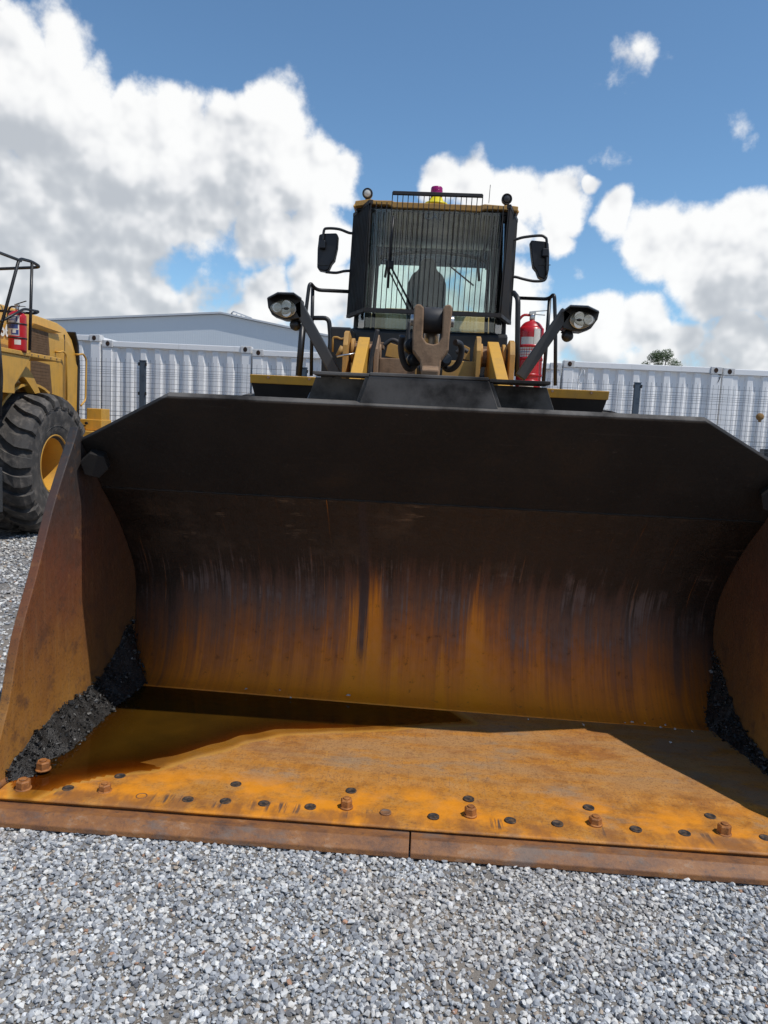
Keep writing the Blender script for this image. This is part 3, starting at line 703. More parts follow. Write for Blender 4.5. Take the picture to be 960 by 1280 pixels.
# ---- linkage and front frame
def build_front():
    # bellcrank fork
    y = 2.1; f = lambda px, py, yy=y: U(px, py, 1, yy)
    X = lambda px, py: f(px, py)[0]
    out = [(518, 388), (521, 383.5), (526, 384), (530, 388), (528.5, 424), (533, 431), (541, 433), (548, 431), (552, 424), (553.5, 389), (556, 385), (562, 384), (565, 388), (561, 425), (560, 440), (551, 452), (548, 480), (527, 480), (525, 452), (516, 440), (516, 420)]
    pts = [(f(*q)[0], f(*q)[2]) for q in out]
    b = MB(); b.prism(pts, 1, y-.11, y+.12); BC = b.build('bellcrank', TAN, LD, bevel=.008)
    c = f(541, 398); b = MB(); b.cyl((c[0]-.058, y+.02, c[2]-.01), (c[0]+.058, y+.02, c[2]-.01), .078, 28); b.build('rod_eye', RUB, BC, bevel=.006)
    b = MB(); b.cyl((c[0]-.135, y+.02, c[2]-.012), (c[0]+.13, y+.02, c[2]-.012), .034, 20); b.build('pin', CHR, BC, bevel=.004)
    b = MB(); b.tube([(c[0], y+.05, c[2]-.02), (c[0], y+.5, c[2]-.14), (c[0], y+.95, c[2]-.25)], .05, 16); b.build('tilt_rod', CHR, LD)
    b = MB(); b.tube([(c[0], y+.75, c[2]-.2), (c[0], y+1.5, c[2]-.4)], .095, 20); b.build('tilt_cylinder', BLK, LD)
    # lower link
    b = MB(); b.box((c[0], 2.0, 1.55), (.10, .14, .75), Matrix.Rotation(.25, 3, 'X')); b.build('tilt_link', TAN, LD, bevel=.01)
    # hoses each side of the fork
    for s, P in ((-1, [(503, 420), (501, 432), (503, 448), (509, 460), (517, 459), (522, 447)]), (1, [(569, 428), (575, 430), (577, 438), (574, 451), (567, 460), (558, 461), (553, 452)])):
        pts = [f(a, c_, 2.15+.03*i) for i, (a, c_) in enumerate(P)]; b = MB(); b.tube(smooth_curve([tuple(q) for q in pts], 5), .0195, 12); b.build('hose', RUB, LD)
    for P, r in (([(512, 402), (510, 420), (512, 440), (516, 452)], .012), ([(472, 412), (468, 430), (464, 450), (462, 472)], .014), ([(480, 432), (490, 425), (500, 430), (505, 442)], .014), ([(585, 440), (578, 437), (570, 441)], .014)):
        pts = [f(a, c_, 2.5) for a, c_ in P]; b = MB(); b.tube(smooth_curve([tuple(q) for q in pts], 5), r, 8); b.build('hose', RUB, LD)
    for px, py in ((518, 450), (555, 450), (515, 432)):
        c = f(px, py, 2.25); b = MB(); b.lathe([(.03, -.05), (.045, -.05), (.045, .02), (.03, .02), (.03, .05)], c, (.3, -1, .1), 12); b.build('hose_fitting', BLK, LD)
    # loader towers: pairs of plates with the lift arm between them
    y = 3.2; f = lambda px, py, yy=y: U(px, py, 1, yy)
    def plate(x, t, ztop, y0, y1, mat, zb=1.2):
        pr = [(y0, zb), (y0, ztop-.12), (y0+.06, ztop-.02), (y0+.13, ztop), (y0+.27, ztop-.02), (y1, ztop-.25), (y1+.1, zb)]
        b = MB(); b.prism(pr, 0, x-t/2, x+t/2); b.build('tower_plate', mat, LD, bevel=.004)
    plate(f(432, 440)[0], .035, 2.27, 3.15, 3.75, YELD); plate(f(470.5, 440)[0], .03, 2.25, 3.15, 3.75, TAN)
    plate(f(598, 440)[0], .035, 2.27, 3.15, 3.75, YELD); plate(f(640, 440)[0], .04, 2.25, 3.15, 3.75, YELD)
    for a, c, m_ in (((455.5, 421), (444, 472), 1), ((616.5, 427), (629, 478), -1)):
        t0 = f(*a, 3.3); b0 = f(*c, 2.75)
        b = MB(); d = (b0-t0); n = Vector((0, d.z, -d.y)).normalized()
        if n.z < 0: n = -n
        e = b0+d*1.2; w = .043
        vs = [p+Vector((s*w, 0, 0))+n*k for p in (t0, b0, e) for s, k in ((-1, 0), (1, 0), (1, -.28), (-1, -.28))]
        b.add(vs, [(3, 2, 1, 0), (8, 9, 10, 11)]+[(i*4+k, i*4+(k+1) % 4, i*4+4+(k+1) % 4, i*4+4+k) for i in (0, 1) for k in range(4)]); b.build('lift_arm', YEL, LD, bevel=.006)
        xm = (t0.x); b = MB(); b.cyl((xm-.13, 3.38, 2.12), (xm+.13, 3.38, 2.12), .07, 20); b.build('pivot_pin', TAN, LD, bevel=.005)
        for s in (-1, 1):
            b = MB(); b.cyl((xm+s*.075, 3.36, 2.13), (xm+s*.1, 3.36, 2.13), .095, 22); b.build('pivot_boss', YELD, LD, bevel=.004)
        b = MB(); b.bb((xm-.13, 3.5, 2.17), (xm+.14, 3.62, 2.22)); b.build('tower_bridge', TAN, LD, bevel=.004)
    # cross frame behind the fork
    a = f(474, 447, 3.3); c = f(532, 480, 3.3); b = MB(); b.bb((a.x, 3.3, 1.3), (c.x, 3.36, a.z)); b.build('frame_panel', TAN, LD, bevel=.006)
    a = f(552, 450, 3.25); c = f(597, 480, 3.25); b = MB(); b.bb((a.x, 3.25, 1.3), (c.x, 3.31, a.z)); b.build('frame_panel', YELD, LD, bevel=.006)
    a = f(520, 445, 3.28); c = f(526, 480, 3.28); b = MB(); b.bb((a.x, 3.24, 1.3), (c.x, 3.29, a.z)); b.build('frame_rib', YELD, LD)
    for q in ((492, 436, 20, 12), (580, 438, 14, 10)):
        a = f(q[0]-q[2]/2, q[1], 3.45); b = MB(); b.prism([(a.x, a.z-.06), (a.x+.02, a.z+.05), (a.x+q[2]/160, a.z+.02), (a.x+q[2]/150, a.z-.08)], 1, 3.42, 3.47); b.build('bracket', YELD, LD, bevel=.003)
    b = MB(); b.bb((-.62, 3.6, .8), (.6, 4.15, 2.0)); b.build('front_frame', BLK, LD, bevel=.02)
    b = MB(); b.tube([f(421, 446, 3.1), f(430, 444, 3.1), f(444, 442, 3.1)], .008, 6); b.build('pipe', CHR, LD)
    # left: valve box with yellow inner frame
    a = f(413, 408, 3.9); c = f(437, 470, 3.9); b = MB(); b.bb((a.x, 3.9, 1.6), (c.x, 4.3, a.z)); b.build('valve_cover', BLK, LD, bevel=.015)
    loop = [f(416, 440, 3.86), f(416, 421.5, 3.86), f(422, 421.5, 3.86), f(426, 424, 3.86), f(434, 422, 3.86), f(434, 440, 3.86)]
    b = MB(); b.tube(arc(loop, .02), .009, 6); b.build('bracket', YELD, LD)
    b = MB(); b.tube([f(422, 445, 3.84), f(428, 433, 3.84)], .02, 8); b.build('bracket', YELD, LD)
    a = f(402, 438, 4.0); c = f(418, 470, 4.0); b = MB(); b.bb((a.x, 4.0, 1.5), (c.x, 4.3, a.z)); b.build('step_box', BLK, LD, bevel=.01)
    # axle
    b = MB(); b.cyl((-1.2, 3.06, .87), (1.2, 3.06, .87), .2, 20); b.build('front_axle', BLK, LD)
    b = MB(); b.cyl((-1.2, 6.5, .87), (1.2, 6.5, .87), .2, 20); b.build('rear_axle', BLK, LD)
    # fenders; a black flap below puts the underside's shade into colour
    for s, L in ((-1, [(312, 470), (397, 470.5)]), (1, [(683, 485), (762, 491)])):
        a = U(*L[0], 1, 2.55); c = U(*L[1], 1, 2.55); x0, x1 = a.x, c.x; zt = (a.z+c.z)/2+.004; xo, xi = (x0, x1) if s < 0 else (x1, x0)
        xi -= s*.12
        b = MB(); b.prism([(2.57, zt-.058), (2.55, zt), (3.6, zt+.05), (4.0, zt-.1), (4.0, zt-.14), (3.58, zt+.015), (2.64, zt-.05)], 0, xi, xo); b.build('fender', YEL, LD, bevel=.005)
        b = MB(); k = s*.05
        vs = [(xi, 2.585, zt-.056), (xo-k*.1, 2.585, zt-.056), (xo-k, 2.72, zt-.30), (xi, 2.72, zt-.30)]; vs += [(x, y_+.06, z_) for x, y_, z_ in vs]
        b.add(vs, [(0, 1, 2, 3), (7, 6, 5, 4), (0, 4, 5, 1), (1, 5, 6, 2), (2, 6, 7, 3), (3, 7, 4, 0)]); b.build('dark_flap', BLK, LD)
        for t in (.3, .78):
            x = xi+(xo-xi)*t; b = MB(); b.cyl((x, 2.553, zt-.016), (x, 2.545, zt-.016), .009, 8); b.build('fender_bolt', TAN, LD)
    # headlights on slanted arms
    for s in (-1, 1):
        y = 3.3; f = lambda px, py, yy=y: U(px, py, 1, yy)
        if s < 0: A, B_ = (421, 470), (371, 379); H = [(334.5, 373), (347, 366.5), (367, 367), (377, 374), (378, 398), (365, 400), (355, 399.5), (341, 394.5), (336, 385)]; Lc = (355, 385); ball = (369, 406)
        else: A, B_ = (650, 472), (708, 389); H = [(703, 390), (713, 382.5), (735, 383.5), (748.5, 390), (746, 400), (738, 411), (727, 415), (713, 414), (703, 411)]; Lc = (727, 399.5); ball = (709.5, 420)
        a = f(*A); c = f(*B_); b = MB(); b.bar(a, c, .085, .06, (0, 1, 0)); AR = b.build('lamp_arm', GREY, LD, bevel=.008)
        pts = [(f(*q)[0], f(*q)[2]) for q in H]; b = MB(); b.prism(pts, 1, 3.27, 3.42); HL = b.build('headlight', BLK, LD, bevel=.006)
        tp = [H[i] for i in ((0, 1, 2, 3) if s < 0 else (0, 1, 2, 3))]
        b = MB(); vs = [f(*q, 3.12) for q in tp]+[f(*q, 3.42)+Vector((0, 0, .006)) for q in tp]; vs = [v_+Vector((0, 0, .004)) for v_ in vs]; n = 4
        vs += [v_+Vector((0, 0, -.010)) for v_ in vs]
        fs = []
        for i in range(3): fs += [(i, i+1, 5+i, 4+i), (8+i, 12+i, 13+i, 9+i), (i, 8+i, 9+i, i+1), (4+i, 5+i, 13+i, 12+i)]
        fs += [(0, 4, 12, 8), (3, 11, 15, 7)]
        b.add(vs, fs); b.build('hood', BLK, HL)
        c = f(*Lc, 3.22); rx, rz = (.095, .066) if s < 0 else (.088, .064)
        b = MB(); ring = []
        for k in range(28):
            t = 2*math.pi*k/28; ex = math.cos(t); q = rx*(1.12 if ex*s > 0 else .9); ring.append((c.x+q*ex, c.z+rz*math.sin(t)*(1-.25*max(0, ex*s))))
        b.prism(ring, 1, 3.225, 3.26); b.build('reflector', WLAB, HL)
        b = MB(); vs = [(x, 3.224, z) for x, z in ring]; vs += [(c.x+(x-c.x)*.7, 3.203, c.z+(z-c.z)*.7) for x, z in ring]+[(c.x, 3.197, c.z)]; n = 28
        b.add(vs, [(i, (i+1) % n, n+(i+1) % n, n+i) for i in range(n)]+[(n+i, n+(i+1) % n, 2*n) for i in range(n)], True); b.build('lens', LENS, HL)
        for k, (dx, dz) in enumerate(((s*-.02, .02), (s*-.02, -.03), (s*.05, 0))):
            b = MB(); b.lathe([(.001, -.006), (.03, -.002), (.036, .01)], (c.x+dx, 3.217, c.z+dz), (0, -1, 0), 20); b.build('bulb_dish', CHR, HL)
        cc = f(*ball, 3.33); b = MB(); b.lathe([(.001, -.05), (.03, -.045), (.043, -.02), (.043, .01), (.03, .03), (.001, .035)], cc, (.2*s, -1, .1), 20); b.build('horn', BLK, LD)
        b = MB(); b.tube([cc, cc+Vector((-s*.05, 0, .03))], .01, 8); b.build('horn_stay', BLK, LD)
build_front()

# ---- cab
def build_cab():
    xl, xr = -.775, .715; xc = (xl+xr)/2
    # body below the windows, posts
    b = MB(); b.prism([(4.38, 1.55), (4.38, 2.42), (4.43, 2.44), (5.75, 2.40), (5.75, 1.55)], 0, xl+.03, xr-.03); CAB = b.build('cab', BLK, LD, bevel=.02)
    fx = [(xl+.16, 4.34), (xr-.16, 4.34)]      # front pillars
    def post(a, c, w=.05, d=.05):
        b = MB(); b.bar(a, c, w, d, (0, 1, 0)); b.build('pillar', PLAST, CAB, bevel=.01)
    post((xl+.05, 4.62, 2.36), (xl+.09, 4.58, 3.47)); post((xr-.05, 4.62, 2.36), (xr-.09, 4.58, 3.47))
    post((xl+.05, 5.72, 2.36), (xl+.1, 5.66, 3.47), .08, .07); post((xr-.05, 5.72, 2.36), (xr-.1, 5.66, 3.47), .08, .07)
    # panes
    def pane(q, name='window', m=GLASS, t=.006):
        q = [Vector(p) for p in q]; n = (q[1]-q[0]).cross(q[2]-q[0]).normalized()*t
        b = MB(); b.add(q+[p+n for p in q], [(0, 1, 2, 3), (7, 6, 5, 4), (0, 4, 5, 1), (1, 5, 6, 2), (2, 6, 7, 3), (3, 7, 4, 0)]); return b.build(name, m, CAB)
    zb, zt = 2.44, 3.47
    pane([(xl+.16, 4.37, zb), (xr-.16, 4.37, zb), (xr-.18, 4.33, zt), (xl+.18, 4.33, zt)], 'windscreen')
    pane([(xl+.05, 4.62, 2.40), (xl+.155, 4.37, zb), (xl+.175, 4.33, zt), (xl+.09, 4.58, zt)]); pane([(xr-.155, 4.37, zb), (xr-.05, 4.62, 2.40), (xr-.09, 4.58, zt), (xr-.175, 4.33, zt)])
    pane([(xl+.04, 5.68, 2.41), (xl+.04, 4.66, 2.41), (xl+.085, 4.62, zt), (xl+.085, 5.64, zt)]); pane([(xr-.04, 4.66, 2.41), (xr-.04, 5.68, 2.41), (xr-.085, 5.64, zt), (xr-.085, 4.62, zt)])
    pane([(xl+.1, 5.70, 2.41), (xr-.1, 5.70, 2.41), (xr-.14, 5.66, zt), (xl+.14, 5.66, zt)], 'rear_window')
    # dark film blind over the upper rear window with an arched header
    pane([(xl+.14, 5.62, 3.26), (xr-.14, 5.62, 3.26), (xr-.15, 5.60, 3.44), (xl+.15, 5.60, 3.44)], 'blind', FILM)
    b = MB(); b.tube(smooth_curve([(xl+.2, 5.2, 3.16), (xl+.22, 5.2, 3.24), (xl+.42, 5.2, 3.29), (xc, 5.2, 3.31), (xr-.42, 5.2, 3.29), (xr-.22, 5.2, 3.24), (xr-.2, 5.2, 3.16)], 4), .018, 8); b.build('headliner_frame', PLAST, CAB)
    for s, x in ((-1, xl), (1, xr)):
        b = MB(); b.tube([(x-s*.20, 4.45, 3.38), (x-s*.30, 5.1, 3.2), (x-s*.27, 5.2, 3.05)], .014, 8); b.build('headliner_frame', PLAST, CAB)
        b = MB(); b.tube([(x-s*.13, 5.66, 2.4), (x-s*.16, 5.63, 3.44)], .02, 8); b.build('rear_post', PLAST, CAB)
    # roof
    b = MB(); b.bb((xl+.03, 4.36, 3.46), (xr-.03, 5.82, 3.50)); b.build('headliner', PLAST, CAB, bevel=.01)
    f = lambda px, py, yy=4.30: U(px, py, 1, yy)
    pr = [(444, 251), (463, 248.5), (468, 250), (490, 250.5), (493, 252), (600, 256.5), (606, 255), (630, 257), (633, 256), (648, 258), (647.5, 264), (628, 262), (606, 261.5), (600, 264.5), (540, 261), (492, 259.5), (486, 256), (463, 255), (444, 258)]
    pts = [(f(*q)[0], f(*q)[2]) for q in pr]
    b = MB(); b.prism(pts, 1, 4.30, 4.42); RFo = b.build('roof_visor', YELD, CAB, bevel=.006)
    z0 = 3.505; b = MB(); b.prism([(4.42, z0), (4.42, 3.52), (4.6, 3.60), (5.6, 3.60), (5.86, 3.53), (5.86, z0)], 0, xl, xr); b.build('roof', YEL, CAB, bevel=.02)
    # instrument console, steering wheel, seat
    b = MB(); b.prism([(4.42, 2.2), (4.42, 2.30), (4.7, 2.44), (4.8, 2.40), (4.8, 1.9)], 0, xc-.35, xc+.35); b.build('dashboard', PLAST, CAB, bevel=.02)
    ring = [(xc+.19*math.cos(t), 4.86-.1*math.sin(t)*.6, 2.52+.16*math.sin(t)) for t in np.linspace(0, 2*math.pi, 28, endpoint=False)]
    b = MB(); b.tube(ring, .014, 8, close=True); b.build('steering_wheel', PLAST, CAB)
    sx = U(533, 370, 1, 5.25).x; ST = MB()
    q = [(sx-.19, 2.40), (sx-.20, 2.80), (sx-.195, 3.02), (sx-.15, 3.12), (sx-.09, 3.15), (sx-.085, 3.22), (sx-.05, 3.27), (sx+.05, 3.27), (sx+.085, 3.22), (sx+.09, 3.15), (sx+.15, 3.12), (sx+.195, 3.02), (sx+.20, 2.80), (sx+.19, 2.40)]
    ST.prism(q, 1, 5.26, 5.38); ST.build('seat_back', GREY, CAB, bevel=.03, seg=3)
    b = MB(); b.bb((sx-.24, 4.95, 2.28), (sx+.24, 5.4, 2.42)); b.build('seat_cushion', GREY, CAB, bevel=.03)
    # wipers
    w = lambda px, py: U(px, py, 1, 4.28)
    b = MB(); b.tube([w(517, 388), w(488, 332)], .009, 6); b.tube([w(513, 392), w(486, 338)], .007, 6); WP = b.build('wiper_arm', PLAST, CAB)
    b = MB(); b.tube([w(492, 270), w(489, 300), w(485, 360)], .010, 6); b.build('wiper_blade', PLAST, CAB)
    c = w(487, 331); b = MB(); b.box(c, (.07, .03, .07)); b.build('wiper_joint', PLAST, CAB, bevel=.01)
    b = MB(); b.tube([U(564, 334, 1, 4.9), U(592, 357, 1, 4.9)], .008, 6); b.build('rod', PLAST, CAB)
    # brand lettering on the upper screen
    c = U(542.5, 270.5, 1, 4.322); TX_ = Mat('screen_lettering'); TX_.set(Base_Color=(.30, .32, .30), Roughness=.6)
    rot = Matrix(((1, 0, 0), (0, 0, -1), (0, 1, 0))).to_4x4()
    text_mesh('CAT', .085, 'lettering', TX_.m, CAB, Matrix.Translation(c) @ rot, .001)
    # front guard
    y0 = 4.15; F = lambda px, py, yy=y0: U(px, py, 1, yy)
    gl, gr_ = F(456, 389).x, F(624, 396).x; glt, grt = F(464, 253).x, F(636, 262).x
    zb_ = 2.562
    b = MB(); b.bar((gl-.01, y0, zb_), (gr_+.01, y0, zb_), .035, .035); GD = b.build('cab_guard', BLKM, LD)
    GD['label'] = 'cage of closely spaced black vertical bars over the windscreen'
    n = 26
    tl, tr_ = F(491, 244), F(603, 251)
    for i in range(n+1):
        t = i/n; xb = gl+(gr_-gl)*t; xt = glt+(grt-glt)*t
        zt_ = 3.565 if tl.x-.01 < xt < tr_.x+.01 else 3.478
        b = MB(); b.bar((xb, y0, zb_), (xt, y0, zt_), .007, .014); b.build('bar', BLKM, GD)
    b = MB(); b.bar((tl.x, y0, 3.557), (tr_.x, y0, 3.557), .03, .03); b.build('top_rail', BLKM, GD, bevel=.004)
    for s, xa, xat, xo, xot in ((-1, gl, glt, -.80, -.775), (1, gr_, grt, .712, .712)):
        ye = 4.60
        m_ = 11
        for k in range(1, m_+1):
            t = k/m_; b = MB(); b.bar((xa+(xo-xa)*t, y0+(ye-y0)*t, zb_), (xat+(xot-xat)*t, y0+(ye-y0)*t, 3.49), .011, .045, (s*-.35, 1, 0)); b.build('bar', BLKM, GD)
        for z in (zb_, 3.48):
            b = MB(); b.bar((xa if z < 3 else xat, y0, z), (xo if z < 3 else xot, ye, z), .035, .03, (0, 0, 1)); b.build('side_rail', BLKM, GD)
    # work lights, beacon, aerial
    for px, py in ((459.5, 242), (633.5, 249)):
        c = F(px, py, 4.45); b = MB(); b.lathe([(.02, .05), (.045, .04), (.048, -.01), (.044, -.025), (.038, -.022), (.036, -.016), (.001, -.016)], c, (0, 1, .12), 22); WL = b.build('work_light', BLK, CAB)
        b = MB(); b.lathe([(.036, -.018), (.025, -.024), (.001, -.027)], c, (0, 1, .12), 20); b.build('lens', WLAB if px < 500 else GREY, WL)
        b = MB(); b.bb(c+Vector((-.018, .0, -.085)), c+Vector((.018, .03, -.04))); b.build('bracket', BLK, WL)
    c = F(545.5, 246, 4.62); b = MB(); b.lathe([(.12, -.085), (.105, -.062), (.07, -.045), (.056, -.012)], c, (0, 0, 1), 28); b.build('beacon_base', BYEL, CAB)
    b = MB(); b.lathe([(.052, .001), (.055, .012), (.054, .085), (.049, .095), (.001, .097)], c+Vector((0, 0, -.012)), (0, 0, 1), 28); BE = b.build('beacon', MAG, CAB)
    for z in (.03, .06): b = MB(); b.lathe([(.0548, z-.003), (.0565, z), (.0548, z+.003)], c+Vector((0, 0, -.012)), (0, 0, 1), 28); b.build('rib', MAG, BE)
    c = F(611, 254, 4.8); b = MB(); b.tube([c, F(613, 231, 4.8)], .003, 5); b.build('aerial', BLK, CAB)
    # mirrors
    for s in (-1, 1):
        f = lambda px, py, yy=4.5: U(px, py, 1, yy)
        if s < 0: O = [(399.5, 294.5), (404, 293), (421, 292.5), (423, 295), (422, 310), (418.5, 326), (415, 330), (411, 338.5), (407, 340), (399, 338.5), (397, 335), (397.5, 312)]; T = [(442, 291.5), (436, 291), (424, 286.5), (410, 285.5), (405, 288), (404, 302)]; T2 = [(438, 338.5), (430, 339), (420, 341), (407, 340)]; K = (403, 306)
        else: O = [(662.5, 303), (664, 301.5), (680, 303), (685, 305), (686, 318), (685.5, 338), (683, 349), (679, 350), (673, 347), (670, 339), (666, 334), (664, 320)]; T = [(641, 300), (646, 299), (655, 296.5), (674, 294.5), (681, 296.5), (683.5, 304), (683, 345)]; T2 = [(641, 346), (646, 346.5), (655, 349), (668, 351.5), (680, 350.5), (683, 345)]; K = (681.5, 316)
        pts = [(f(*q)[0], f(*q)[2]) for q in O]; b = MB(); b.prism(pts, 1, 4.46, 4.56); MI = b.build('mirror', PLAST, CAB, bevel=.018, seg=3)
        for tt in (T, T2): b = MB(); b.tube(smooth_curve([tuple(f(*q, 4.44)) for q in tt], 4), .0125, 8); b.build('mirror_arm', BLK, MI)
        b = MB(); b.box(f(*K, 4.44), (.06, .05, .075)); b.build('mirror_clamp', PLAST, MI, bevel=.01)
        a = f((O[0][0]+O[2][0])/2, 330, 4.452); b = MB(); b.box(f(K[0]+s*-1, 331, 4.455), (.11, .008, .006)); b.build('seam', BLK, MI)
    # hood and rear end behind the cab
    b = MB(); b.prism([(5.85, 1.4), (5.85, 2.84), (6.2, 2.90), (7.8, 2.86), (8.3, 2.5), (8.35, 1.1), (5.85, 1.1)], 0, -.80, .76); HD = b.build('engine_hood', YELD, LD, bevel=.28, seg=5)
    b = MB(); b.bb((-1.2, 8.05, .75), (1.16, 8.6, 1.25)); b.build('counterweight', YEL, LD, bevel=.05)
    b = MB(); b.bb((-.5, 4.1, .7), (.48, 8.2, 1.5)); b.build('rear_frame', BLK, LD)
    for s in (-1, 1):
        b = MB(); b.bb((s*.78, 4.15, 1.86), (s*1.22, 5.9, 1.93)); b.build('platform', BLK, LD, bevel=.01)
    # handrails
    f = lambda px, py, yy=4.0: U(px, py, 1, yy)
    def rail(P, r=.016, rr=.06): b = MB(); b.tube(arc(P, rr), r, 8); b.build('handrail', BLK, LD)
    rail([f(375, 470), f(381, 400), f(387, 352), f(395, 362.5, 4.1), f(436, 364.5, 4.3)])
    rail([f(389, 470, 4.1), f(390, 405, 4.1), f(391, 357, 4.1)])
    rail([f(392, 397.5, 4.1), f(411, 397.5, 4.1), f(413, 420, 4.1), f(411, 470, 4.1)], .02, .05)
    rail([f(373, 470), f(378, 405)], .026)
    rail([f(694, 482), f(694.5, 420), f(693, 366.5), f(686, 374, 4.1), f(648, 372.5, 4.3)])
    rail([f(679, 480, 4.1), f(683, 430, 4.1), f(687, 374, 4.1)])
    rail([f(646, 470, 3.85), f(647, 420, 3.85), f(647.5, 373, 3.85), f(642, 366, 4.0)], .022, .05)
    return CAB
CAB = build_cab()

# ---- wheels
TYRE = paint('tyre_rubber', (.065, .061, .058), .85, (.25, .22, .19), .9, .5, scale=8, bump=.25, spec=.3, streak=(5, 5, 5))
def wheel_meshes():
    R, W = .875, .335
    prof = [(.33, -.24), (.38, -.285), (.55, -.325), (.68, -.335), (.77, -.315), (.815, -.27), (.835, -.15), (.838, 0), (.835, .15), (.815, .27), (.77, .315), (.68, .335), (.55, .325), (.38, .285), (.33, .24)]
    b = MB(); b.lathe(smooth_curve(prof, 3), (0, 0, 0), (1, 0, 0), 72, cap=False)
    # rings on the sidewall
    for s in (-1, 1):
        for r, x in ((.715, .331), (.49, .312)): b.lathe([(r-.012, s*(x-.004)), (r, s*(x+.007)), (r+.012, s*(x-.006))], (0, 0, 0), (1, 0, 0), 72, cap=False)
    n = 23; pt = 2*math.pi/n
    def lug(th0, s):
        # outline in (theta, w); wraps over the shoulder
        rows = [(.018, .82, .880), (.12, .82, .886), (.22, .815, .882), (.29, .80, .862), (.335, .765, .805), (.345, .715, .728)]
        vs = []
        for k, (w, ri, ro) in enumerate(rows):
            sk = .20*pt*math.sin(min(1, w/.27)*1.4)*3.2 - .25*pt; hw = pt*(.27 if k < 2 else .33 if k < 4 else .29)
            if k == 0: hw = pt*.2
            for r_, e in ((ri-.02, 1.0), (ro, .84)):
                for d in (-1, 1):
                    t = th0+sk+d*hw*e; ww = w-(0 if r_ == ro else 0)+(.014 if r_ == ro and k > 3 else 0); vs.append((s*ww, -r_*math.sin(t), r_*math.cos(t)))
        fs = []
        for k in range(len(rows)-1):
            a = k*4; c = a+4
            fs += [(a+2, a+3, c+3, c+2), (a, a+2, c+2, c), (a+1, c+1, c+3, a+3)]
        fs += [(0, 1, 3, 2), tuple(len(vs)-4+i for i in (0, 2, 3, 1))]
        b.add(vs, fs)
    for i in range(n): lug(i*pt, 1); lug((i+.5)*pt, -1)
    ty = b.mesh('tyre'); ty.materials.append(TYRE)
    b = MB(); b.lathe(smooth_curve([(.385, .275), (.365, .290), (.352, .25), (.335, .245), (.33, .20), (.315, .12), (.305, .0), (.29, -.08), (.20, -.10), (.19, -.04), (.12, -.02), (.001, -.02)], 2), (0, 0, 0), (1, 0, 0), 56, cap=False)
    b.lathe([(.385, -.275), (.36, -.27), (.32, -.16), (.001, -.14)], (0, 0, 0), (1, 0, 0), 40, cap=False)
    for k in range(12): a = k*math.pi/6; b.lathe([(.022, -.10), (.022, -.055), (.001, -.05)], (0, .26*math.sin(a), .26*math.cos(a)), (1, 0, 0), 6, False)
    rm = b.mesh('rim'); rm.materials.append(YEL); return ty, rm
TY_, RM_ = wheel_meshes()
def wheel(parent, c, flip=False, rot=0):
    o = bpy.data.objects.new('wheel', TY_); place(o, parent, c); o.rotation_euler = (rot, 0, math.pi if flip else 0); WLOC[o.name] = Vector(c)
    r = bpy.data.objects.new('rim', RM_); COL.objects.link(r); r.parent = o
for x in (-1.13, 1.09):
    for y in (3.06, 6.5): wheel(LD, (x, y, .87), x < 0, random.random())

